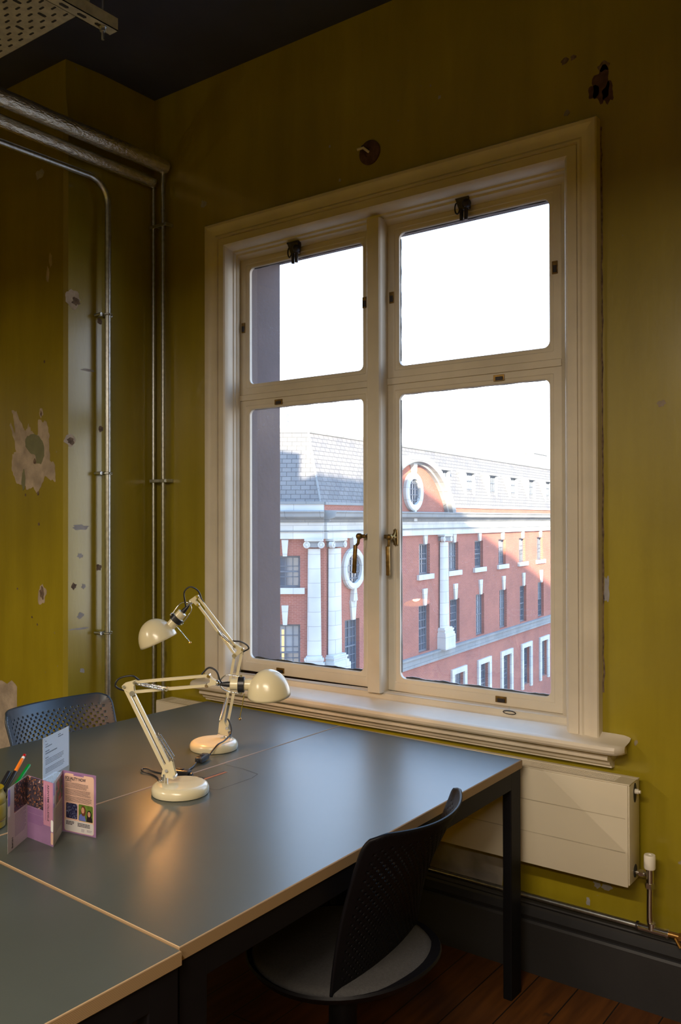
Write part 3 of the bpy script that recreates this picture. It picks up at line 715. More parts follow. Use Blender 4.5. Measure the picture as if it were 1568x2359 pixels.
# ================================================================== DESKS
ZT = .74
def desk_top(pl, name='tabletop', parent=None):
    """pl: 4 corners ccw"""
    b = MB(); t = .026
    for z0_, z1_, m, g in ((ZT-t, ZT-.002, PLY, 0), (ZT-.002, ZT, DESK, .0024)):
        c = V((sum(p[0] for p in pl)/4, sum(p[1] for p in pl)/4, 0))
        q = [(p[0]-(g if p[0] > c.x else -g), p[1]-(g if p[1] > c.y else -g)) for p in pl]
        if g: b.add([(p[0], p[1], z0_) for p in pl]+[(p[0], p[1], z1_) for p in q], [(4, 5, 6, 7)], DESK); b.add([(p[0], p[1], z0_) for p in pl]+[(p[0], p[1], z1_) for p in q], [(0, 1, 5, 4), (1, 2, 6, 5), (2, 3, 7, 6), (3, 0, 4, 7)], PLY)
        else: b.prism(pl, z0_, z1_, m)
    return b.build(name, parent)
def desk(name, pl, label, inset=.004):
    e = empty(name, (sum(p[0] for p in pl)/4, sum(p[1] for p in pl)/4, 0)); e.matrix_world = Matrix.Identity(4)
    tag(e, label, 'desk', 'desks pushed together')
    desk_top(pl, 'tabletop', e)
    (xa, ya), (xb, yb_), (xc, yc), (xd, yd) = pl     # near-left, near-right, far-right, far-left
    zt = ZT-.026; i = inset
    def leg(x, y, sx, sy):
        b = MB(); b.bbox((min(x, x+sx*.030), min(y, y+sy*.070), 0.0), (max(x, x+sx*.030), max(y, y+sy*.070), zt), BLACKSTEEL, .003); b.build('leg', e)
    leg(xa+i, ya+i, 1, 1); leg(xb-i, yb_+i, -1, 1); leg(xc-i, yc-i, -1, -1); leg(xd+i, yd-i, 1, -1)
    def rail(p, q, w):
        b = MB(); d = V((q[0]-p[0], q[1]-p[1], 0)); L = d.length; d.normalize(); s = V((-d.y, d.x, 0))
        b.bbox((0, 0, -.055), (L, w, -.0005), BLACKSTEEL, .002, frame_M((p[0], p[1], zt), d, s, V((0, 0, 1)))); b.build('rail', e)
    rail((xb-i, yb_+.07), (xc-i, yc-.07), .028); rail((xd+i, yd-.07), (xa+i, ya+.07), .028)
    rail((xa+.035, ya+i), (xb-.035, yb_+i), .028); rail((xc-.035, yc-i), (xd+.035, yd-i), .028)
    return e
dA = desk('desk', [(-1.9365, 1.138), (-1.172, 1.094), (-1.199, 2.594), (-1.940, 2.618)], 'grey-topped desk with plywood edge carrying the front lamp, radiator at its far end')
dB = desk('desk', [(-2.680, 1.180), (-1.9405, 1.1385), (-1.944, 2.620), (-2.664, 2.645)], 'grey-topped desk with plywood edge carrying the rear lamp, beside the pier')
dC = desk('desk', [(-1.925, -.36), (-1.158, -.36), (-1.160, 1.0885), (-1.930, 1.1325)], 'grey-topped desk nearest the camera, cut by the bottom edge of the photo')
dD = desk('desk', [(-2.68, -.36), (-1.929, -.36), (-1.9335, 1.133), (-2.680, 1.175)], 'grey-topped desk left of the nearest one, mostly outside the photo')
# cable flap and slot beside the seam
b = MB(); fl = [(-1.930, 1.80), (-1.800, 1.80), (-1.793, 1.81), (-1.793, 1.985), (-1.80, 1.995), (-1.930, 1.995)]
seamgap = mat('flap_gap', (.012, .012, .014), .7)
M0 = Matrix.Translation((0, 0, 0))
def outline(pts, w, z, m):
    for k in range(len(pts)-1):
        p, q = V((*pts[k], 0)), V((*pts[k+1], 0)); d = (q-p).normalized(); s = V((-d.y, d.x, 0))*w/2
        b.add([p-s+V((0, 0, z)), q-s+V((0, 0, z)), q+s+V((0, 0, z)), p+s+V((0, 0, z))], [(0, 1, 2, 3)], m)
outline([(-1.925, 1.787), (-1.775, 1.787), (-1.762, 1.797), (-1.762, 1.935), (-1.775, 1.975), (-1.85, 1.99), (-1.93, 1.99)], .0016, ZT+.0004, seamgap)
b.box((-1.872, 1.805, ZT+.0002), (-1.862, 1.935, ZT+.0006), mat('slot_ply', (.25, .09, .03), .6)); b.box((-1.878, 1.80, ZT+.0002), (-1.872, 1.935, ZT+.0006), seamgap)
b.build('cable_flap', dA)

# ================================================================== CHAIRS
def chair(name, P, label, drop=0.0):
    e = empty(name); tag(e, label, 'chair')
    # perforated back: grid of cells in (u,v), each with an octagonal hole on a staggered pattern
    NU, NV = 38, 36; W = .232; H = .405; R = .05
    def shape(s, t):   # s,t in [-1,1],[0,1] -> local x(forward) y z
        y = s*W*(1-.10*(1-t)); v = t*H
        # rounded upper corners
        ax = W-R; 
        yy = abs(s)*W
        if yy > ax and v > H-R:
            dx = (yy-ax)/R; dz = (v-(H-R))/R; m_ = max(dx, dz); l = math.hypot(dx, dz)
            if l > 1e-6: k = m_/l; dx *= k; dz *= k
            v = H-R+dz*R; y = math.copysign((ax+dx*R)*(1-.10*(1-t)), s)
        lean = .11*t+.065*t*t; base = -.120-lean
        curve = .085*(abs(s)**2.1)*(.25+.75*t)
        return V((base+curve, y, .448+drop+v*.955+.010*(s*s)*t))
    b = MB(); vid = {}
    vs = []; fs = []
    def vert(s, t):
        k = (round(s*1e4), round(t*1e4))
        if k not in vid: vid[k] = len(vs); vs.append(shape(s, t))
        return vid[k]
    for i in range(NU):
        for j in range(NV):
            s0 = -1+2*i/NU; s1 = -1+2*(i+1)/NU; t0 = j/NV; t1 = (j+1)/NV; sm = (s0+s1)/2; tm = (t0+t1)/2
            c = [vert(s0, t0), vert(sm, t0), vert(s1, t0), vert(s1, tm), vert(s1, t1), vert(sm, t1), vert(s0, t1), vert(s0, tm)]
            edge = min(i, NU-1-i); rows = NV-1-j
            if (i+j) % 2 == 0 and edge >= 2 and rows >= 3 and j >= 2:
                hr = .36*min(1, .35+.13*(edge-1))*min(1, .40+.10*(rows-2)) + .06
                hs = hr*2/NU*1.10; ht = hr/NV*1.10
                h = []
                for a in (225, 270, 315, 0, 45, 90, 135, 180):
                    t_ = math.radians(a); h.append(vert(sm+hs*math.cos(t_), tm+ht*math.sin(t_)))
                for k in range(8): fs.append((c[k], c[(k+1) % 8], h[(k+1) % 8], h[k]))
            else: fs.append(c)
    b.add(vs, fs, P); o = b.build('backrest', e, True, 60)
    md = o.modifiers.new('thickness', 'SOLIDIFY'); md.thickness = .0065; md.offset = 0
    # shell seat: rounded dish
    b = MB(); n = 48; rings = [(.0, .405), (.10, .405), (.19, .412), (.232, .428), (.246, .446), (.243, .452), (.232, .444)]
    sv = []; sf = []
    for r, z in rings[1:]:
        for k in range(n):
            t = 2*PI*k/n; sx = 1.02 if math.cos(t) < 0 else 1.0
            lip = .018*max(0, -math.cos(t))**2 if r > .2 else 0
            sv.append((r*math.cos(t)*sx, r*1.0*math.sin(t), z+lip+drop))
    m_ = len(rings)-1
    for q in range(m_-1):
        for k in range(n): sf.append((q*n+k, q*n+(k+1) % n, (q+1)*n+(k+1) % n, (q+1)*n+k))
    sf.append(list(range(n))[::-1]); sf.append([(m_-1)*n+k for k in range(n)])
    b.add(sv, sf, P); b.build('seat_shell', e, True, 50)
    b = MB(); b.lathe([(.226, .440), (.231, .447), (.228, .455), (.21, .461), (.12, .463), (.001, .462)], CUSH, 48, Matrix.Translation((0, 0, drop)), True, True); b.build('seat_cushion', e, True, 60)['label'] = 'grey upholstered seat cushion'
    # spine joining back and seat
    b = MB()
    pr_ = smooth_path([(-.02, 0, .452), (-.08, 0, .466), (-.112, 0, .478), (-.128, 0, .50), (-.142, 0, .54)]); n_ = len(pr_); hw = .085
    vs = []
    for k, p in enumerate(pr_):
        d = (pr_[min(k+1, n_-1)]-pr_[max(k-1, 0)]).normalized(); q = V((-d.z, 0, d.x))*.005
        for y_ in (-hw, hw):
            for s_ in (-1, 1): vs.append((p.x+q.x*s_, y_, p.z+q.z*s_+drop))
    b.add(vs, [(4*k+i_, 4*k+j_, 4*k+4+j_, 4*k+4+i_) for k in range(n_-1) for i_, j_ in ((0, 1), (1, 3), (3, 2), (2, 0))]+[(0, 1, 3, 2), (4*n_-4, 4*n_-3, 4*n_-1, 4*n_-2)], P)
    b.build('back_bracket', e, True, 60)
    b = MB(); b.lathe([(.03, .10), (.03, .22), (.036, .23), (.036, .30), (.044, .33+drop), (.05, .37+drop), (.07, .405+drop)], BLACKSTEEL, 24); b.build('column', e, True, 40)
    for k in range(5):
        t = 2*PI*k/5+.3; c_, s_ = math.cos(t), math.sin(t)
        b = MB(); b.tube([(.02*c_, .02*s_, .105), (.16*c_, .16*s_, .095), (.29*c_, .29*s_, .07)], .02, BLACKSTEEL, 10, rr=[.024, .02, .014]); l = b.build('foot_arm', e, True, 40)
        b = MB(); b.tube([(.29*c_-.022*s_, .29*s_+.022*c_, .028), (.29*c_+.022*s_, .29*s_-.022*c_, .028)], .028, BLK, 16); b.tube([(.29*c_, .29*s_, .07), (.29*c_, .29*s_, .03)], .007, BLK, 8); b.build('castor', l, True, 40)
    return e
chR = chair('office_chair', CHAIRB, 'chair shaded black with perforated back and grey cushion, tucked under the right desk edge', -.028)
chR.location = (-1.322, 1.792, 0); chR.rotation_euler = (0, 0, PI+math.radians(4))
chL = chair('office_chair', CHAIRP, 'chair lit slate blue with perforated back behind the leaflets, against the pier')
chL.location = (-2.532, 1.967, 0); chL.rotation_euler = (0, 0, 0)

# ================================================================== LAMPS
FW = V((-.59498, .80374, 0)); U = V((.80374, .59498, 0)); UPZ = V((0, 0, 1))
def lamp(name, post, base, D, label, lit):
    """post/base world xy on the desk; D holds the pose in the arm plane: (along, up) in metres"""
    e = empty(name, (base[0], base[1], ZT)); e.matrix_world = Matrix.Identity(4); tag(e, label, 'desk lamp')
    o = V((post[0], post[1], ZT))
    def W(p, d=0.0): return o+U*p[0]+UPZ*p[1]+FW*d
    b = MB(); b.lathe([(.076, .0), (.0785, .0015), (.080, .007), (.0797, .016), (.0765, .0235), (.069, .0285), (.060, .030), (.03, .0304), (.001, .0304)], LAMPC, 56, Matrix.Translation((base[0], base[1], ZT))); b.build('base', e, True, 40)
    b = MB(); b.lathe([(.072, 0), (.072, .002)], BLK, 40, Matrix.Translation((base[0], base[1], ZT+.0001))); b.build('base_pad', e)
    b = MB(); b.tube([W((0, .027)), W((0, .054))], .0095, CHROME, 16); b.tube([W((-.012, .033)), W((0, .033))], .003, CHROME, 8); b.sphere(W((-.014, .033)), .0045, CHROME, 6); b.build('post', e, True, 40)
    def bar(p, q, w=.0035, name='arm_rod', ds=(-1, 1), gap=.0075):
        for d in ds:
            b = MB(); b.tube([W(p, d*gap), W(q, d*gap)], w*1.35, LAMPC, 4, up=FW); b.build(name, e)
    def plate(pts, name='bracket', ds=(-1, 1), gap=.0075, th=.0012):
        b = MB()
        for d in ds:
            vs = [W(p, d*gap-th) for p in pts]+[W(p, d*gap+th) for p in pts]; n = len(pts)
            b.add(vs, [list(range(n))[::-1], [n+k for k in range(n)]]+[[k, (k+1) % n, n+(k+1) % n, n+k] for k in range(n)], LAMPC)
        b.build(name, e)
    bar(D['A0'], D['A1'], ds=(0,), name='lower_arm_rod', w=.0048); bar(D['B0'], D['B1'], ds=(0,), name='lower_arm_rod', w=.0048)
    plate(D['foot'], 'foot_bracket'); plate(D['elbow'], 'elbow_bracket')
    bar(D['T0'], D['T1'], ds=(0,), name='upper_arm_rod', w=.0042); bar(D['L0'], D['L1'], ds=(0,), name='upper_arm_rod', w=.0042)
    plate(D['wrist'], 'wrist_bracket', gap=.006)
    for p in D['pins']+[D['bigpin']]:
        b = MB(); R_ = .0075 if p == D['bigpin'] else .0045
        b.tube([W(p, -.0125), W(p, .0125)], R_, CHROME, 12); b.build('pivot_pin', e, True, 40)
    # springs
    def spring(p, q, d, r=.0032, turns=26):
        b = MB(); a, c = W(p, d), W(q, d); ax = (c-a).normalized(); s = ax.cross(FW).normalized(); f = ax.cross(s); L = (c-a).length
        pts = [a]+[a+ax*L*(.08+.84*k/(turns*6))+(s*math.cos(k*PI/3)+f*math.sin(k*PI/3))*r for k in range(turns*6+1)]+[c]
        b.tube(pts, .0009, CHROME, 5, False); b.build('spring', e, True, 60)
    for p, q in D['springs']:
        spring(p, q, -.013); spring(p, q, .013)
    # head: swivel, chrome fork, black plug, collar, neck, shade, switch rod
    N = V((0, 0, 0))+U*D['N'][0]+UPZ*D['N'][1]; N.normalize()
    nb = W(D['neck0']); 
    b = MB(); b.sphere(W(D['swivel']), .0085, CHROME, 8); b.tube([W(D['swivel']), W(D['plug'][0])], .0035, CHROME, 8); b.build('swivel', e, True, 40)
    side = N.cross(FW).normalized()
    if side.z < 0: side = -side
    cc = nb+N*.032
    b = MB()
    for s in (-1, 1):
        st_ = W(D['swivel'])+N*.006
        b.tube(smooth_path([st_, st_+N*.006+side*s*.014, st_+N*.022+side*s*.023, cc-N*.012+side*s*.0235, cc+side*s*.0235]), .0018, CHROME, 8)
        b.tube([cc+side*s*.019, cc+side*s*.027], .0042, CHROME, 10)
    b.build('fork', e, True, 50)
    Mn = frame_M(nb, FW, N.cross(FW), N)
    b = MB(); b.lathe([(.0035, -.032), (.006, -.020), (.008, -.006), (.008, .004)], BLK, 16, Mn); b.build('lamp_plug', e, True, 40)
    b = MB(); b.lathe([(.010, .0), (.0165, .002), (.0165, .022), (.0205, .024), (.0205, .040), (.0165, .042), (.0165, .064), (.022, .072)], LAMPC, 28, Mn); b.build('neck', e, True, 30)
    b = MB(); b.lathe([(.0205, .023), (.0222, .024), (.0222, .0405), (.0205, .0415)], BLK, 28, Mn); b.build('collar', e, True, 30)['label'] = 'black collar'
    Dn = (U*D['open'][0]+UPZ*D['open'][1]+FW*D['open'][2]).normalized()
    C0 = W(D['C'], D.get('Cd', 0)); ex = Dn.orthogonal().normalized(); ey = Dn.cross(ex)
    Ms = frame_M(C0, ex, ey, Dn); r, h = D['R'], D['H']
    prof = [(r, 0.0)]+[(r*math.cos(t), -h*math.sin(t)) for t in [PI/2*k/16 for k in range(1, 16)]]+[(.002, -h)]
    b = MB(); b.lathe(prof, LAMPC, 56, Ms, False, True); sh = b.build('shade', e, True, 60)
    md = sh.modifiers.new('thickness', 'SOLIDIFY'); md.thickness = .0014; md.offset = -1
    b = MB(); bc = C0-Dn*(h*.44)
    b.sphere(bc, .024 if lit else .022, BULB if lit else BULBOFF, 12); 
    mb_ = nb+N*.06; b2 = MB(); b2.tube([mb_, mb_.lerp(bc, .6)], .012, PLUGC, 14)
    b2.build('lamp_holder', e, True, 40); b.build('bulb', e, True, 60)
    b = MB(); p, q = W(D['rod'][0], -.006), W(D['rod'][1], -.012); b.tube([p, q], .0014, CHROME, 8); b.sphere(q, .0042, COPPER, 8); b.build('switch_rod', e, True, 50)
    for lp in D['cables']:
        b = MB(); b.tube(smooth_path([W(p[:2], p[2] if len(p) > 2 else -.012) for p in lp]), .0026, BLK, 8); b.build('cable', e, True, 60)
    return e
DA = dict(A0=(.0016, .0644), A1=(-.1121, .297), B0=(.0272, .0479), B1=(-.0883, .2805),
          foot=[(-.008, .048), (-.002, .079), (.0115, .083), (.021, .096), (.034, .046), (.026, .040)],
          elbow=[(-.119, .302), (-.112, .309), (-.0828, .317), (-.079, .310), (-.086, .300), (-.083, .280), (-.090, .275), (-.098, .283), (-.117, .294)],
          T0=(-.0828, .3117), T1=(.1246, .3296), L0=(-.0846, .2842), L1=(.1191, .3021),
          wrist=[(.118, .333), (.127, .334), (.134, .322), (.152, .312), (.151, .305), (.134, .303), (.121, .297), (.114, .302), (.128, .311), (.129, .318)],
          pins=[(-.1121, .300), (-.0828, .3115), (.1246, .3296), (.1191, .3021), (.0069, .0644), (.030, .0472), (.0071, .2921)], bigpin=(-.0890, .2815),
          springs=[((-.0828, .3106), (.0071, .2921)), ((.0262, .0918), (-.0210, .1669))],
          swivel=(.1490, .3085), plug=[(.1613, .3060)], neck0=(.184, .3048), N=(1, -.02), C=(.2945, .2735), open=(.06, -.98, .16), R=.0610, H=.0745,
          rod=[(.2255, .2799), (.2133, .2104)],
          cables=[[(-.070, .3165, 0), (-.0736, .3180, 0), (-.092, .3300, -.004), (-.125, .3240, -.008), (-.1367, .3063, -.01), (-.1287, .2952, -.008), (-.112, .288, 0)],
                  [(.104, .3330, 0), (.1246, .3516, 0), (.1466, .3424, -.004), (.1569, .3167, -.006), (.1660, .3055, 0), (.18, .3048, 0)],
                  [(.002, .070, 0), (-.010, .083, .004), (-.011, .070, .012), (-.004, .045, .02), (-.022, .012, .030)]])
lampF = lamp('desk_lamp', (-1.866, 1.686), (-1.829, 1.711), DA, 'front cream desk lamp on the seam of the desks, arm folded level to the right', False)
DB = dict(A0=(-.0217, .0754), A1=(.0195, .3088), B0=(-.0071, .0644), B1=(.046, .3285),
          foot=[(-.036, .044), (.003, .038), (.004, .050), (-.003, .070), (-.010, .074), (-.017, .092), (-.031, .092)],
          elbow=[(.0160, .303), (.023, .303), (.051, .326), (.050, .334), (.043, .336), (.022, .349), (.015, .346), (.016, .338), (.031, .327), (.016, .312)],
          T0=(.0183, .3462), T1=(-.1061, .5096), L0=(.0195, .3130), L1=(-.1039, .4809),
          wrist=[(-.103, .514), (-.110, .513), (-.133, .497), (-.134, .489), (-.120, .488), (-.108, .477), (-.100, .479), (-.101, .486), (-.112, .495)],
          pins=[(.0195, .3410), (.0469, .3294), (-.1061, .5096), (-.1039, .4809), (-.0062, .0644), (-.0327, .0447), (-.0347, .3873)], bigpin=(.0195, .3088),
          springs=[((-.0347, .3873), (.0196, .3370)), ((-.0290, .0865), (-.0060, .1767))],
          swivel=(-.1300, .4895), plug=[(-.142, .476)], neck0=(-.1560, .4560), N=(-.66, -.75), C=(-.2370, .3560), open=(.40, -.90, .03), R=.0655, H=.0800, 
          rod=[(-.1759, .4083), (-.1287, .354)],
          cables=[[(.006, .366, 0), (.0116, .3580, 0), (.0381, .3560, -.004), (.0602, .3461, -.008), (.0681, .3329, -.008), (.0491, .321, 0), (.047, .312, 0)],
                  [(-.086, .490, 0), (-.092, .4985, 0), (-.103, .5272, -.004), (-.1295, .5418, -.006), (-.1494, .5251, -.008), (-.1480, .4942, -.006), (-.1450, .472, 0)],
                  [(-.004, .095, -.004), (.0036, .0842, -.010), (.010, .0634, -.016), (.008, .046, -.028)]])
lampB = lamp('desk_lamp', (-2.068, 2.156), (-2.092, 2.109), DB, 'rear cream desk lamp with raised arm, its lit shade hanging to the left', True)
# flexes lying on the desk with inline switches
def flex(name, pts, label):
    b = MB(); b.tube(smooth_path(pts), .0026, BLK, 8); return tag(b.build(name, None, True, 60), label, 'cable')
def switch(name, c, ang, L, label):
    e = empty(name, c, ang); tag(e, label, 'inline switch')
    b = MB(); b.bbox((-L/2, -.013, -.007), (L/2, .013, .011), BLK, .005); b.tube([(-L/2-.008, 0, 0), (-L/2+.003, 0, 0)], .0045, BLK, 8); b.tube([(L/2-.003, 0, 0), (L/2+.008, 0, 0)], .0045, BLK, 8); b.build('body', e, True, 40)
    b = MB(); b.bbox((-.009, -.005, .010), (.009, .005, .0145), CHROME if False else DARKMETAL, .0015); b.build('rocker', e, True, 40)
    return e
sw1 = V((-2.008, 1.972, ZT+.010)); a1 = math.atan2(.060, -.028)
switch('inline_switch', sw1, math.atan2(2.025-1.91, -2.026+1.982), .062, 'black inline switch on the flex between the two lamp bases')
sw2 = V((-1.945, 1.822, ZT+.010)); switch('inline_switch', sw2, math.atan2(.02, .075), .062, 'black inline switch lying just behind the front lamp base')
z = ZT+.0035
lc = lampB
W0 = V((-2.068, 2.156, ZT))+U*.008+UPZ*.046+FW*(-.028)
b = MB(); b.tube(smooth_path([W0+UPZ*.006, W0, (-2.036, 2.100, ZT+.036), (-2.026, 2.062, ZT+.034), (-2.026, 2.040, ZT+.022), (-2.022, 2.018, ZT+.010), (-2.019, 2.006, ZT+.009)]), .0026, BLK, 8); b.build('flex', lampB, True, 60)
flex('lamp_flex', [(-1.993, 1.930, z+.006), (-1.984, 1.91, z), (-1.966, 1.868, z), (-1.955, 1.85, z), (-1.935, 1.843, z)], 'black flex running from the rear lamp switch to the desk seam')
flex('lamp_flex', [(-1.913, 1.830, z+.006), (-1.902, 1.834, z), (-1.885, 1.838, z), (-1.872, 1.845, z-.002)], 'black flex entering the cable flap beside the front lamp')
flex('lamp_flex', [(-1.905, 1.703, z), (-1.945, 1.735, z), (-1.985, 1.765, z), (-2.030, 1.778, z), (-2.062, 1.775, z+.003), (-2.080, 1.788, z+.004), (-2.072, 1.800, z+.004), (-2.045, 1.802, z), (-2.0, 1.805, z), (-1.982, 1.812, z+.006)], 'black flex looped behind the front lamp base')

# ================================================================== LEAFLET, SIGN, PEN POT
def page_M(p0, p1, z=ZT+.0005):
    p0 = V((*p0, z)); p1 = V((*p1, z)); ex = (p1-p0).normalized(); n = ex.cross(UPZ)   # n faces the camera side
    return frame_M(p0, ex, UPZ, n), (p1-p0).length
leaf = empty('folded_leaflet', (-1.84, 1.26, ZT)); leaf.matrix_world = Matrix.Identity(4)
tag(leaf, 'purple and peach zigzag-folded leaflet headed EQUALITY NOW, standing on the desk', 'leaflet')
FP = [(-1.815, 1.163), (-1.8745, 1.254), (-1.7675, 1.2515), (-1.8425, 1.331), (-1.735, 1.3485)]
HP = .15
def rrect(a0, b0, a1, b1, r=.004, k=4):
    pts = []
    for cx, cz, t0 in ((a1-r, b1-r, 0), (a0+r, b1-r, 90), (a0+r, b0+r, 180), (a1-r, b0+r, 270)):
        for i in range(k): t = math.radians(t0+90*i/(k-1)); pts.append((cx+r*math.cos(t), cz+r*math.sin(t)))
    return pts
def lines(b, M, a0, a1, b0, b1, n, m, lift, seed=1, h=.42):
    rn = random.Random(seed); st_ = (b1-b0)/n
    for k in range(n):
        zt_ = b1-k*st_; x = a0; end = a1-(rn.random()*.25*(a1-a0) if k % 4 == 3 or k == n-1 else rn.random()*.04*(a1-a0))
        while x < end:
            w = min(rn.uniform(.0018, .006), end-x)
            if w > .0008: b.prism([(x, zt_-st_*h), (x+w, zt_-st_*h), (x+w, zt_), (x, zt_)], lift, lift+.00005, m, M)
            x += w+.0006
PG = [(PAPERG, 0), (MAUVE, 1), (PAPERG, 2), (MAUVE, 3)]
for (m_, i) in PG:
    M, w = page_M(FP[i], FP[i+1]); b = MB()
    b.box((0, 0, -.0002), (w, HP, .0001), m_, M); b.build('leaflet_panel', leaf)
M, w = page_M(FP[0], FP[1]); b = MB()
b.prism([(.034, .083), (w, .083), (w, .149), (.034, .149)], .0001, .0002, PH1, M); b.build('photo_print', leaf)
b = MB(); b.prism(rrect(0, .108, .012, .146), .0001, .0002, VIOLET, M); b.prism(rrect(.003, .082, .012, .107), .0001, .0002, PAPERW, M); b.build('printed_tab', leaf)
b = MB(); lines(b, M, .038, w-.008, .025, .078, 21, INKG, .0001, 2); lines(b, M, .002, .010, .112, .142, 1, INK, .0003, 3, .01); b.build('printed_text', leaf)
text_obj('HOPE', .010, M @ Matrix.Translation((.021, .030, .0003)) @ Matrix.Rotation(-PI/2, 4, 'Z'), INK, 'lettering', leaf, .0002)
M, w = page_M(FP[1], FP[2]); b = MB()
b.prism([(0, .078), (.066, .078), (.066, .149), (0, .149)], .0001, .0002, PH1, M); b.build('photo_print', leaf)
b = MB(); b.prism([(.067, .045), (w-.003, .045), (w-.003, .149), (.067, .149)], .0001, .00015, PINK, M); b.build('pink_strip', leaf)
b = MB(); b.prism(rrect(w-.010, .034, w-.0005, .062), .0002, .0003, PAPERW, M); b.prism(rrect(w-.010, .004, w-.0005, .033), .0002, .0003, PEACH, M); b.build('printed_tab', leaf)
b = MB(); lines(b, M, .004, .064, .062, .074, 4, INKP, .0001, 5); lines(b, M, .004, .070, .038, .060, 8, INKP, .0001, 6); b.build('printed_text', leaf)
text_obj('AKINYEMI OLUDELE', .0105, M @ Matrix.Translation((.083, .142, .0003)) @ Matrix.Rotation(-PI/2, 4, 'Z'), INK, 'lettering', leaf, .00012, .086)
b = MB()
M2 = M @ Matrix.Translation((.075, .140, 0)) @ Matrix.Rotation(-PI/2, 4, 'Z'); lines(b, M2, 0, .088, 0, .0022, 1, INKP, .0003, 8, .8); b.build('printed_text', leaf)
M, w = page_M(FP[2], FP[3]); b = MB()
b.prism([(.03, .088), (w-.004, .088), (w-.002, .142), (.03, .142)], .0001, .0002, PH2, M); b.build('photo_print', leaf)
b = MB(); lines(b, M, .022, w-.01, .022, .082, 22, INKG, .0001, 9); b.build('printed_text', leaf)
b = MB(); b.prism(rrect(.0, .09, .012, .149), .0001, .0002, VIOLET, M); b.prism(rrect(.001, .10, .01, .12), .0002, .0003, PAPERW, M); b.build('printed_tab', leaf)
M, w = page_M(FP[3], FP[4]); k = w/.1
b = MB(); b.prism(rrect(.006, .003, .102, .1445, .006), .0001, .00015, PEACH, M); b.prism(rrect(.008, .004, .101, .031, .005), .0002, .0003, PAPERG, M); b.build('printed_box', leaf)
b = MB(); b.prism(rrect(.036, .1405, .070, .149, .002), .0002, .00025, MAUVE, M); lines(b, M, .040, .066, .1415, .145, 1, INKP, .0003, 4, .6)
lines(b, M, .010, .033, .125, .1275, 1, INK, .0002, 11, .8)
lines(b, M, .010, .086, .1085, .1225, 5, INKD, .0002, 12, .42); lines(b, M, .010, .092, .0915, .1065, 6, INKD, .0002, 13, .42); lines(b, M, .010, .096, .0755, .0895, 6, INKD, .0002, 14, .42)
lines(b, M, .012, .040, .018, .028, 3, INK, .0004, 15, .6); lines(b, M, .050, .090, .0175, .0275, 3, INK, .0004, 16, .6); lines(b, M, .062, .072, .006, .014, 3, INKG, .0004, 17, .5); lines(b, M, .080, .096, .008, .014, 2, INKG, .0004, 18, .5)
b.build('printed_text', leaf)
text_obj('EQUALITY NOW', .0105, M @ Matrix.Translation((.009, .1295, .0003)), INK, 'lettering', leaf, .00036, .067)
text_obj('CAMP', .0042, M @ Matrix.Translation((.022, .0085, .0004)), INK, 'lettering', leaf, .0) if False else None
b = MB(); b.prism(rrect(.012, .035, .049, .0725, .003), .0002, .0003, PH3, M); b.build('photo_print', leaf)['label'] = 'dark night photo print'
b = MB(); b.prism(rrect(.053, .0335, .099, .0735, .003), .0002, .0003, GRN, M)
def ell(cx, cz, rx, rz, n=18): return [(cx+rx*math.cos(2*PI*i/n), cz+rz*math.sin(2*PI*i/n)) for i in range(n)]
b.prism([(.054, .0345), (.056, .047), (.062, .051), (.072, .050), (.077, .0345)], .0003, .00035, BLUES, M); b.prism([(.078, .0345), (.080, .044), (.088, .048), (.096, .045), (.098, .0345)], .0003, .00035, HAIRD, M)
b.prism(ell(.0685, .0585, .0078, .0125), .00035, .0004, HAIR, M); b.prism(ell(.067, .060, .0050, .0075), .0004, .00045, SKIN, M)
b.prism(ell(.0875, .051, .0078, .0115), .0004, .00045, HAIRD, M); b.prism(ell(.087, .053, .0046, .0066), .00045, .0005, SKIN, M)
b.build('photo_print', leaf)['label'] = 'photo print of two people on grass'

# clear sign holder with a printed card
sg = empty('sign_holder', (-2.26, 1.6, ZT)); sg.matrix_world = Matrix.Identity(4)
tag(sg, 'clear acrylic sign holder with a white printed card, between pens and chair', 'sign holder')
q0 = V((-2.240, 1.551, 0))*.97; q1 = V((-2.316, 1.698, 0))*.97
M, w = page_M((q0.x, q0.y), (q1.x, q1.y)); 
b = MB(); b.box((0, .0, -.0012), (w, .143, .0006), ACRY, M); b.box((0, .0, .0012), (w, .0018, .045), ACRY, M); b.build('acrylic_stand', sg)
b = MB(); b.box((.001, .0235, -.0022), (w-.001, .1425, -.0016), PAPERW, M); b.build('card', sg)
b = MB()
for a0, a1, z0_, z1_, n, s_ in ((.016, .022, .129, .132, 1, 1), (.092, .112, .130, .1335, 1, 2), (.092, .126, .124, .1275, 1, 3), (.016, .032, .119, .122, 1, 4), (.016, .062, .112, .1155, 1, 5), (.016, .045, .099, .103, 1, 6), (.016, .092, .092, .0965, 1, 7), (.016, .036, .080, .0835, 1, 8),
                                (.016, .128, .060, .077, 4, 9), (.016, .132, .036, .052, 4, 10)):
    lines(b, M, a0, a1, z0_, z1_, n, INK, -.0015, s_, .45 if n > 1 else .8)
b.build('printed_text', sg)

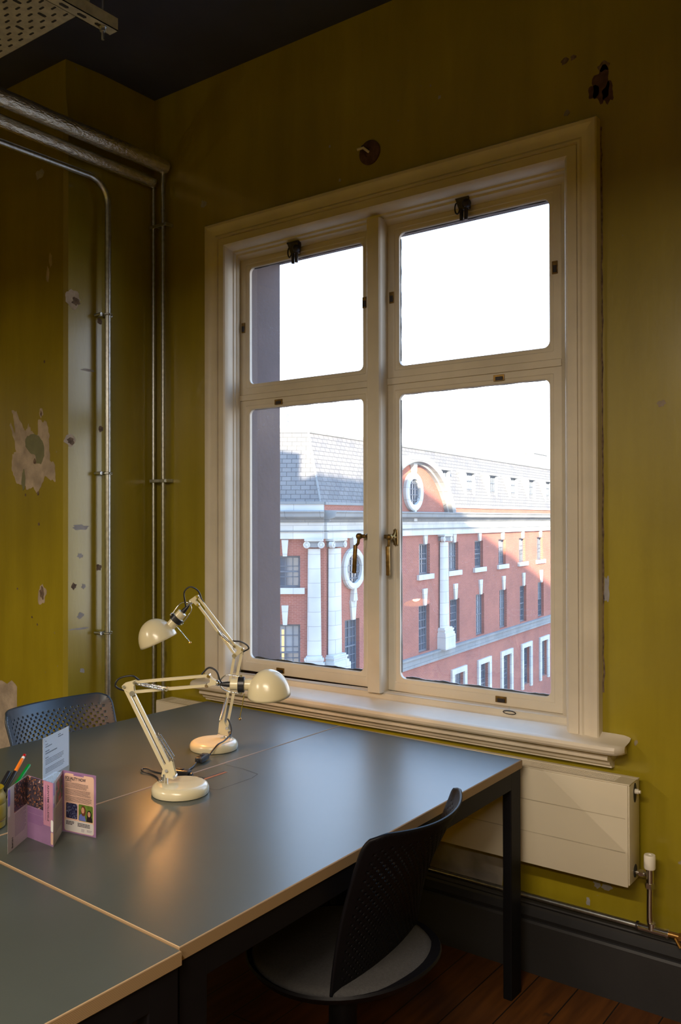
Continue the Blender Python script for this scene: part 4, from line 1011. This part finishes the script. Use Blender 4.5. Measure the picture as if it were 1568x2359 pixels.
pot = empty('pen_pot', (-1.985, 1.245, ZT)); pot.matrix_world = Matrix.Identity(4)
pc = V((-2.020, 1.232, ZT))
tag(pot, 'round yellow pen pot half cut by the left edge of the photo', 'pen pot')
b = MB(); b.lathe([(.040, .0), (.047, .003), (.048, .018), (.0465, .021), (.048, .024), (.0485, .055), (.047, .060), (.0485, .064), (.0475, .078), (.043, .086), (.042, .094), (.0435, .098), (.040, .098), (.038, .09), (.038, .01), (.001, .008)], YELLOWT, 44, Matrix.Translation(pc)); b.build('pot_body', pot, True, 30)
b = MB(); b.lathe([(.0487, .019), (.0492, .021), (.0487, .023)], BRASS, 44, Matrix.Translation(pc), False, False); b.build('pot_band', pot)
def pen(name, base, tip, segs, label, cat='pen'):
    e = empty(name, base); e.matrix_world = Matrix.Identity(4); tag(e, label, cat, 'pens in the yellow pot')
    base, tip = V(base), V(tip)
    for (t0, t1, r, m, nm) in segs:
        b = MB(); b.tube([base.lerp(tip, t0), base.lerp(tip, t1-.01), base.lerp(tip, t1)], r, m, 10, rr=[r, r, r*.75]); b.build(nm, e, True, 50)
C3 = V((0, 0, 1.51))
def lift(px3, f): p = V(px3); return C3+(p-C3)*f
tO = lift((-2.284, 1.520, .818), .905); tG = lift((-2.311, 1.553, .775), .895); tK = lift((-2.276, 1.464, .782), .905)
pen('pencil', pc+V((-.0, .005, .012)), tO, [(0, .62, .0042, BRASS, 'lower_barrel'), (.40, .74, .0058, BLK, 'grip'), (.72, .93, .0050, ORANGE, 'barrel'), (.93, .965, .0045, PAPERW, 'band'), (.965, 1.0, .0046, REDP, 'eraser')], 'orange and black pencil with a red end, tallest in the yellow pot', 'pencil')
pen('pen', pc+V((.012, .004, .012)), tG, [(0, .7, .004, BRASS, 'barrel'), (.62, 1.0, .0050, GREENP, 'cap')], 'pen with a green cap in the yellow pot')
pen('pen', pc+V((-.010, -.005, .012)), tK, [(0, .7, .0045, BLK, 'barrel'), (.55, 1.0, .0062, BLK, 'cap')], 'black-capped pen left of the orange pencil in the yellow pot')
pen('marker_pen', pc+V((.004, -.015, .012)), pc+V((-.030, .004, .125)), [(0, .75, .0075, BLK, 'barrel'), (.7, 1.0, .0085, BLK, 'cap')], 'short thick black marker at the rim of the yellow pot')

# ================================================================== OUTSIDE
A1 = math.radians(5.57); N1 = V((math.cos(A1), math.sin(A1), 0)); D1 = V((-math.sin(A1), math.cos(A1), 0))
bld = empty('brick_building', (-22, 40, -13)); bld.matrix_world = Matrix.Identity(4)
tag(bld, 'red brick building across the street with pale stone columns, cornice and slate mansard roof', 'building')
def M1(s=0, o=0): return frame_M(N1*(-20+o)+D1*s, D1, UPZ, N1)     # local x = along, y = up, z = outward
P0 = N1*-20+D1*32.0; N2 = V((.59498, -.80374, 0)); E2 = V((.80374, .59498, 0))
def M2f(t=0, o=0): return frame_M(P0-E2*t+N2*o, E2, UPZ, N2)
def planar_uv(M):
    Mi = M.inverted()
    def f(co, nrm):
        p = Mi @ co; return (p.x+p.z*.3, p.y)
    return f
top_w = []   # window rects on facade one, (s0,z0,s1,z1)
TOPS = [42.02, 45.85, 49.65, 53.6, 57.45, 61.25, 65.1, 69.0, 72.9, 76.8]
for s in TOPS: top_w.append((s-.66, -1.42, s+.66, .20))
for s in [34.38, 41.95]+[x+.15 for x in TOPS[1:]]: top_w.append((s-.66, -5.52, s+.66, -3.04))
LOW = [46.45, 50.35, 54.25, 58.15, 62.0, 65.9, 69.8, 73.7, 77.6]
for s in LOW: top_w.append((s-.72, -9.9, s+.72, -7.3))
w2 = [(-2.35, -1.45, -1.05, -.07), (-2.35, -5.5, -1.05, -3.03), (-6.2, -1.45, -4.9, -.07), (-6.2, -5.5, -4.9, -3.03)]
def facade(M, x0, x1, z0, z1, holes, m, name, reveal=.28):
    xs = sorted({x0, x1, *[h[0] for h in holes], *[h[2] for h in holes]}); zs = sorted({z0, z1, *[h[1] for h in holes], *[h[3] for h in holes]})
    b = MB()
    for a, c, d, e in grid_wall(xs, zs, holes): b.add([(a, c, 0), (d, c, 0), (d, e, 0), (a, e, 0)], [(0, 1, 2, 3)], m, M)
    for a, c, d, e in holes:
        r = -reveal
        b.add([(a, c, 0), (a, e, 0), (a, e, r), (a, c, r)], [(0, 1, 2, 3)], m, M); b.add([(d, c, 0), (d, e, 0), (d, e, r), (d, c, r)], [(0, 1, 2, 3)], m, M)
        b.add([(a, e, 0), (d, e, 0), (d, e, r), (a, e, r)], [(0, 1, 2, 3)], m, M); b.add([(a, c, 0), (d, c, 0), (d, c, r), (a, c, r)], [(0, 1, 2, 3)], m, M)
    return b.build(name, bld, uv=planar_uv(M))
facade(M1(), 32.0, 85, -13.5, 2.0, top_w, BRICK, 'brick_wall')
facade(M2f(), -12, 0, -13.5, 2.0, w2, BRICK, 'brick_wall')
def ext_window(M, a, c, d, e, cols, rows, seed):
    rn = random.Random(seed); b = MB(); z0_, z1_ = -.26, -.18; fw_ = .09
    b.box((a, c, z0_), (a+fw_, e, z1_), EXFRAME, M); b.box((d-fw_, c, z0_), (d, e, z1_), EXFRAME, M); b.box((a+fw_, c, z0_), (d-fw_, c+fw_, z1_), EXFRAME, M); b.box((a+fw_, e-fw_, z0_), (d-fw_, e, z1_), EXFRAME, M)
    for k in range(1, cols):
        x = a+(d-a)*k/cols; b.box((x-.02, c+fw_, z0_), (x+.02, e-fw_, z1_-.02), EXFRAME, M)
    for k in range(1, rows):
        y = c+(e-c)*k/rows; b.box((a+fw_, y-.02, z0_), (d-fw_, y+.02, z1_-.02), EXFRAME, M)
    if rows > 2: b.box((a+fw_, (c+e)/2-.035, z0_), (d-fw_, (c+e)/2+.035, z1_+.01), EXFRAME, M)
    w_ = b.build('window', bld)
    g = MB(); half = rn.random() < .45
    g.box((a+.05, c+.05, -.27), (d-.05, e-.05, -.24), EXGLASS, M)
    if half: g.box((a+.1, (c+e)/2 if rn.random() < .5 else c+.1, -.242), (d-.1, e-.1, -.236), EXGLASS2, M)
    if rn.random() < .4: x = a+(d-a)*.42; g.box((x-.06, c+.3, -.236), (x+.05, e-.25, -.232), LITBLIND, M)
    g.build('glass_pane', w_)
for i, (a, c, d, e) in enumerate(top_w): ext_window(M1(), a, c, d, e, 4, 3 if e > -1 else 6 if c > -6 else 5, i)
for i, (a, c, d, e) in enumerate(w2): ext_window(M2f(), a, c, d, e, 4, 3 if e > -1 else 5, 40+i)
def stone(name, fn, M, mm=STONE, sm=False):
    b = MB(); fn(b, M); return b.build(name, bld, sm, 40, uv=planar_uv(M))
# sills, keystones, lower surrounds
for (a, c, d, e) in top_w:
    if c > -2: stone('window_sill', lambda b, M: b.box((a-.28, c-.27, -.1), (d+.28, c, .14), STONE, M), M1())
    if c > -6: 
        cx = (a+d)/2; hk = .62 if c > -2 else .86; w0 = .14; w1 = .26
        stone('keystone', lambda b, M: b.prism([(cx-w0, e-.02), (cx+w0, e-.02), (cx+w1, e+hk), (cx-w1, e+hk)], .0, .10, STONE, M), M1())
    else:
        def sur(b, M):
            b.box((a-.36, c-.2, 0), (a, e+.3, .12), STONE, M); b.box((d, c-.2, 0), (d+.36, e+.3, .12), STONE, M); b.box((a, e, 0), (d, e+.3, .12), STONE, M)
        stone('window_surround', sur, M1())
for (a, c, d, e) in w2:
    if c > -2: stone('window_sill', lambda b, M: b.box((a-.2, c-.26, -.1), (d+.2, c, .14), STONE, M), M2f())
    cx = (a+d)/2; hk = .70 if c > -2 else .82
    stone('keystone', lambda b, M: b.prism([(cx-.09, e-.02), (cx+.09, e-.02), (cx+.15, e+hk), (cx-.15, e+hk)], 0, .10, STONE, M), M2f())
# string course
for M, x0, x1 in ((M1(), 32, 85), (M2f(), -12, 0)):
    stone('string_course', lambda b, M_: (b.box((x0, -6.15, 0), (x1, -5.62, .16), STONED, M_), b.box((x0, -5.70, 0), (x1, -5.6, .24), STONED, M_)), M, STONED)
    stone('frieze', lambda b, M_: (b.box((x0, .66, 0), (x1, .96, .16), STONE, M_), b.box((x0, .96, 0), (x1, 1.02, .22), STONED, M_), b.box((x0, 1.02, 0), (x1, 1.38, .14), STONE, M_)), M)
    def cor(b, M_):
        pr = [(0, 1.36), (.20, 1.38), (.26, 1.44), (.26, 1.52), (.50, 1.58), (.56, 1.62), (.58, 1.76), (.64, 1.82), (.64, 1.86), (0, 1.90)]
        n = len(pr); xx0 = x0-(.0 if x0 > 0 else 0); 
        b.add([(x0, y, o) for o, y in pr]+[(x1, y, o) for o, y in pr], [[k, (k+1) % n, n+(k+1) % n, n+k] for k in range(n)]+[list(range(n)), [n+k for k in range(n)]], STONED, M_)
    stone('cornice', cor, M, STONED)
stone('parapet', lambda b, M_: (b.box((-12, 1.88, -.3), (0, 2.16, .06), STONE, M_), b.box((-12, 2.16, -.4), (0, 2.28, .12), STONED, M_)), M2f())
stone('parapet', lambda b, M_: (b.box((32, 1.88, -.3), (85, 2.14, .02), BRICK, M_), b.box((32, 2.14, -.4), (85, 2.26, .08), STONED, M_)), M1())
# ionic pilasters
def pilaster(M, x, z0_, z1_, w0, w1):
    def f(b, M_):
        for k in range(8):
            t0 = k/8; t1 = (k+1)/8; a0 = w0+(w1-w0)*t0; a1 = w0+(w1-w0)*t1
            za = z0_+.4+(z1_-.42-z0_-.4)*t0; zb_ = z0_+.4+(z1_-.42-z0_-.4)*t1
            vs = []
            for zz, hw in ((za, a0/2), (zb_, a1/2)):
                for q in range(9):
                    th = PI*q/8; vs.append((x-hw*math.cos(th), zz, .08+hw*.55*math.sin(th)))
            b.add(vs, [(q, q+1, q+10, q+9) for q in range(8)], STONE, M_)
        for zz, h_, ex in ((z0_, .14, .14), (z0_+.14, .1, .08), (z0_+.24, .08, .11), (z0_+.32, .08, .04)): b.box((x-w0/2-ex, zz, 0), (x+w0/2+ex, zz+h_, .34+ex), STONE, M_)
    stone('column', f, M, STONE, True)
    def cap(b, M_):
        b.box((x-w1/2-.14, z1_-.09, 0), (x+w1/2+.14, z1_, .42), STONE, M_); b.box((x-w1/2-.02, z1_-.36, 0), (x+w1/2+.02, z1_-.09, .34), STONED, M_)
        for s in (-1, 1):
            cx = x+s*(w1/2+.04)
            b.lathe([(.15, .20), (.15, .38), (.11, .40), (.10, .37), (.06, .37), (.05, .41), (.001, .41)], STONE, 16, M_ @ Matrix.Translation((cx, z1_-.25, 0)))
    stone('capital', cap, M, STONE)
pilaster(M2f(), -.44, -4.78, .66, .62, .54)
pilaster(M1(), 32.66, -4.78, .66, .98, .90)
pilaster(M1(), 44.25, -4.85, .66, .98, .86)
stone('pedestal', lambda b, M_: b.box((-1.0, -5.62, 0), (0.1, -4.78, .45), STONE, M_), M2f())
stone('pedestal', lambda b, M_: b.box((32.0, -5.62, 0), (33.4, -4.78, .5), STONE, M_), M1())
stone('pedestal', lambda b, M_: b.box((43.6, -5.62, 0), (44.95, -4.85, .5), STONE, M_), M1())
# round windows with stone rings
def round_window(M, x, z_, R_, r_):
    def f(b, M_):
        b.lathe([(r_, -.05), (r_, .16), (r_+.05, .2), (R_-.06, .2), (R_, .14), (R_, -.02)], STONE, 40, M_ @ Matrix.Translation((x, z_, 0)), False, False)
        for (y0, y1, q0_, q1_) in ((z_+R_-.06, z_+R_+.50, .13, .22), (z_-R_-.5, z_-R_+.06, .19, .10)): b.prism([(x-q0_, y0), (x+q0_, y0), (x+q1_, y1), (x-q1_, y1)], 0, .2, STONE, M_)
    stone('round_surround', f, M, STONE, True)
    b = MB(); b.lathe([(r_, .0), (r_, .02), (.001, .02)], EXGLASS, 40, M @ Matrix.Translation((x, z_, 0)), False, True)
    w_ = b.build('round_window', bld)
    b = MB()
    for k in (-.5, -.17, .17, .5):
        h_ = math.sqrt(max(0, r_*r_-(k*r_*1.3)**2)); b.box((x+k*r_*1.3-.02, z_-h_, .02), (x+k*r_*1.3+.02, z_+h_, .06), EXFRAME, M); b.box((x-h_, z_+k*r_*1.3-.02, .02), (x+h_, z_+k*r_*1.3+.02, .06), EXFRAME, M)
    b.build('glazing_bars', w_)
round_window(M1(), 34.36, -.74, .95, .66)
# segmental pediment: brick face plus stone hood
sC, rO = 40.5, 4.75
ang = [math.radians(a) for a in range(24, 157, 4)]
def ped(b, M_):
    pts = [(sC+rO*.97*math.cos(a), rO*.97*math.sin(a)) for a in ang]
    n = len(pts); b.add([(x, y, .10) for x, y in pts]+[(x, y, -1.4) for x, y in pts], [list(range(n))]+[(k, k+1, n+k+1, n+k) for k in range(n-1)], BRICK, M_)
stone('pediment_face', ped, M1(), BRICK)
def hood(b, M_):
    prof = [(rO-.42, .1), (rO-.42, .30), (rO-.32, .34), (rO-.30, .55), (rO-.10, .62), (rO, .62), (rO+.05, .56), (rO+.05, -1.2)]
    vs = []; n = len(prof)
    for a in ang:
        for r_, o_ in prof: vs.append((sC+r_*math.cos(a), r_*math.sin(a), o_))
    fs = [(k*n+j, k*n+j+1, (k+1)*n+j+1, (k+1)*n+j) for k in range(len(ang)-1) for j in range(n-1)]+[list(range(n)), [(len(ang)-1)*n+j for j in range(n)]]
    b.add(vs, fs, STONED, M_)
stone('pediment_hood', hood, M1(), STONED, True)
round_window(M1(0, .12), 40.33, 2.90, 1.0, .66)
# mansard roof
def roof(b, M_, x0, x1, t0, t1):
    b.add([(x0, 2.2, -.38), (x1, 2.2, -.38), (t1, 5.5, -1.5), (t0, 5.5, -1.5)], [(0, 1, 2, 3)], SLATE, M_)
    b.add([(t0, 5.5, -1.5), (t1, 5.5, -1.5), (t1, 5.7, -9), (t0, 5.7, -9)], [(0, 1, 2, 3)], SLATE, M_)
# hip corner: shared ridge point
ridgeP = None
rf = MB()
a0 = M1() @ V((32.0+.0, 2.2, -.38)); a1_ = M1() @ V((85, 2.2, -.38)); r0 = M1() @ V((33.05, 5.5, -1.5)); r1 = M1() @ V((85, 5.5, -1.5))
c0 = M2f() @ V((-12, 2.2, -.38)); c1_ = M2f() @ V((-12, 5.5, -1.5)); corner = (a0+(M2f() @ V((0, 2.2, -.38))))/2
rf.add([corner, a1_, r1, r0], [(0, 1, 2, 3)], SLATE); rf.add([c0, corner, r0, c1_], [(0, 1, 2, 3)], SLATE)
rf.add([c1_, r0, r1, M1() @ V((85, 5.8, -9)), M2f() @ V((-12, 5.8, -9))], [(0, 1, 2, 3, 4)], SLATE)
def ruv(co, n):
    if abs(n.dot(N1)) > abs(n.dot(N2)): p = M1().inverted() @ co
    else: p = M2f().inverted() @ co
    return (p.x, p.y*1.05)
rf.build('slate_roof', bld, uv=ruv)
b = MB(); b.tube([c1_, r0, r1], .12, STONED, 8); b.tube([corner, r0], .05, STONED, 6); b.build('roof_ridge', bld, True, 40, uv=ruv)
for i, s in enumerate([45.85, 49.65, 53.5, 57.35, 61.15, 65.0, 68.9, 72.8]):
    def dm(b, M_):
        x0, x1 = s-.78, s+.78
        b.box((x0, 2.62, -1.5), (x0+.2, 4.4, -.55), STONE, M_); b.box((x1-.2, 2.62, -1.5), (x1, 4.4, -.55), STONE, M_); b.box((x0+.2, 2.62, -1.5), (x1-.2, 2.8, -.55), STONE, M_)
        b.box((x0-.08, 4.3, -1.6), (x1+.08, 4.46, -.45), STONED, M_)
    d_ = stone('dormer', dm, M1(), STONE)
    b = MB(); Md = M1(); b.box((s-.58, 2.8, -.75), (s+.58, 4.3, -.72), EXGLASS2 if i % 2 else EXGLASS, Md)
    for k in (-.58, -.29, 0, .29, .52): b.box((s+k, 2.8, -.72), (s+k+.05, 4.3, -.66), EXFRAME, Md)
    for k in (2.8, 3.3, 3.8, 4.24): b.box((s-.58, k, -.72), (s+.58, k+.05, -.66), EXFRAME, Md)
    b.build('dormer_window', d_)
# chimney, small roof house, aerial
b = MB(); Mc = M1(); b.box((66.0, 5.4, -3.2), (69.2, 6.6, -2.0), STONE, Mc); b.box((65.9, 6.6, -3.3), (69.3, 6.8, -1.9), STONED, Mc); b.box((66.5, 6.8, -2.8), (66.8, 7.3, -2.5), STONED, Mc); b.box((67.8, 6.8, -2.8), (68.1, 7.2, -2.5), STONED, Mc)
b.build('chimney', bld, uv=planar_uv(Mc))
b = MB(); b.tube([Mc @ V((32.8, 5.5, -2.5)), Mc @ V((32.8, 7.3, -2.5))], .03, EXFRAME, 6)
for zz, l_ in ((7.2, .35), (6.9, .5), (6.3, .2), (6.0, .2)): b.tube([Mc @ V((32.8, zz, -2.5)), Mc @ V((32.8+l_, zz-.05, -2.5))], .015, EXFRAME, 5)
b.build('aerial', bld)
b = MB(); b.box((-90, 3.083, -13.7), (60, 160, -13.5), ASPH); tag(b.build('ground'), 'street far below the window', 'street', kind='structure')
# unseen masses for our own building and its neighbour, outlines shaped to shade the street
b = MB(); b.box((-1.9, -8, 3.9), (34, 3.083, 13.75), EXWALL); b.box((-7.45, -8, 3.9), (-1.9, 3.083, 10.85), EXWALL); b.box((-26, -8, -13.5), (-7.45, 3.083, 12.45), EXWALL)
tag(b.build('exterior_shade_mass'), 'unseen upper storeys and neighbour, outline shaped to shade the building opposite', 'building', kind='structure')

# ================================================================== LIGHTS
wd = bpy.data.worlds.new('world'); SC.world = wd; wd.use_nodes = True
nt = wd.node_tree; bg = nt.nodes['Background']; 
tc = nt.nodes.new('ShaderNodeTexCoord'); sx = nt.nodes.new('ShaderNodeSeparateXYZ'); nt.links.new(tc.outputs['Generated'], sx.inputs[0])
rp = nt.nodes.new('ShaderNodeValToRGB'); e = rp.color_ramp.elements
e[0].position = 0.0; e[0].color = (1.0, .98, .95, 1); e[1].position = .45; e[1].color = (.34, .60, 1.0, 1)
nt.links.new(sx.outputs[2], rp.inputs[0]); nt.links.new(rp.outputs[0], bg.inputs[0]); bg.inputs[1].default_value = 4.6
sd = bpy.data.lights.new('sun', 'SUN'); sd.energy = 32; sd.angle = math.radians(.6); sd.color = (1, .84, .62)
so = bpy.data.objects.new('sun', sd); COL.objects.link(so); so.rotation_euler = V((-.595, .946, -.277)).to_track_quat('-Z', 'Y').to_euler()
# two suspended linear luminaires behind the camera
def luminaire(x, y, rz, label):
    e = empty('linear_light', (x, y, 2.62), rz); tag(e, label, 'ceiling light', 'suspended linear lights')
    b = MB(); b.box((-.75, -.04, 0), (.75, .04, .05), BLACKSTEEL); b.build('housing', e)
    b = MB(); b.tube([(-.6, 0, .05), (-.6, 0, CZ-2.622)], .003, CHROME, 6); b.build('suspension_wire', e)
    b = MB(); b.tube([(.6, 0, .05), (.6, 0, CZ-2.622)], .003, CHROME, 6); b.build('suspension_wire', e)
    l = bpy.data.lights.new('tube', 'AREA'); l.shape = 'RECTANGLE'; l.size = 1.46; l.size_y = .07; l.energy = LUM; l.color = (1, .84, .66)
    lo = bpy.data.objects.new('tube_light', l); COL.objects.link(lo); lo.parent = e; lo.location = (0, 0, -.004)
    l = bpy.data.lights.new('up_fill', 'AREA'); l.shape = 'RECTANGLE'; l.size = 1.46; l.size_y = .05; l.energy = LUM*.10; l.color = (1, .90, .78)  # upward fill, added to brighten the upper walls
    lo = bpy.data.objects.new('up_fill_light', l); COL.objects.link(lo); lo.parent = e; lo.location = (0, 0, .054); lo.rotation_euler = (PI, 0, 0)
LUM = 92
luminaire(-.62, -.45, .1, 'black suspended linear light behind the viewpoint, nearer the window')
luminaire(-3.6, -1.5, PI/2, 'added linear light behind the viewpoint, put in on the left to brighten the pier')  # extra unseen lamp, added to light the pier face
luminaire(.55, -1.9, .2, 'black suspended linear light behind the viewpoint, deeper in the room')

# ================================================================== CAMERA
cd = bpy.data.cameras.new('camera'); cam = bpy.data.objects.new('camera', cd); COL.objects.link(cam); SC.camera = cam
yw, pt, rl, fpx = .637239807, .00821708772, -.00188257041, 2010.55931
f_ = V((-math.sin(yw)*math.cos(pt), math.cos(yw)*math.cos(pt), math.sin(pt))); rt = V((math.cos(yw), math.sin(yw), 0)); up = rt.cross(f_)
rt2 = rt*math.cos(rl)+up*math.sin(rl); up2 = -rt*math.sin(rl)+up*math.cos(rl)
cam.matrix_world = frame_M((0, 0, 1.51), rt2, up2, -f_)
cd.sensor_fit = 'AUTO'; cd.sensor_width = 36; cd.lens = 36*fpx/2359; cd.clip_start = .02; cd.clip_end = 500
SC.view_settings.view_transform = 'Standard'; SC.view_settings.look = 'None'; SC.view_settings.gamma = 1; SC.view_settings.exposure = 0
SC.view_settings.use_curve_mapping = False
SC.cycles.use_denoising = True; SC.cycles.max_bounces = 10; SC.cycles.diffuse_bounces = 4; SC.cycles.glossy_bounces = 4; SC.cycles.transparent_max_bounces = 12
SC.cycles.sample_clamp_indirect = 6; SC.cycles.caustics_reflective = False; SC.cycles.caustics_refractive = False
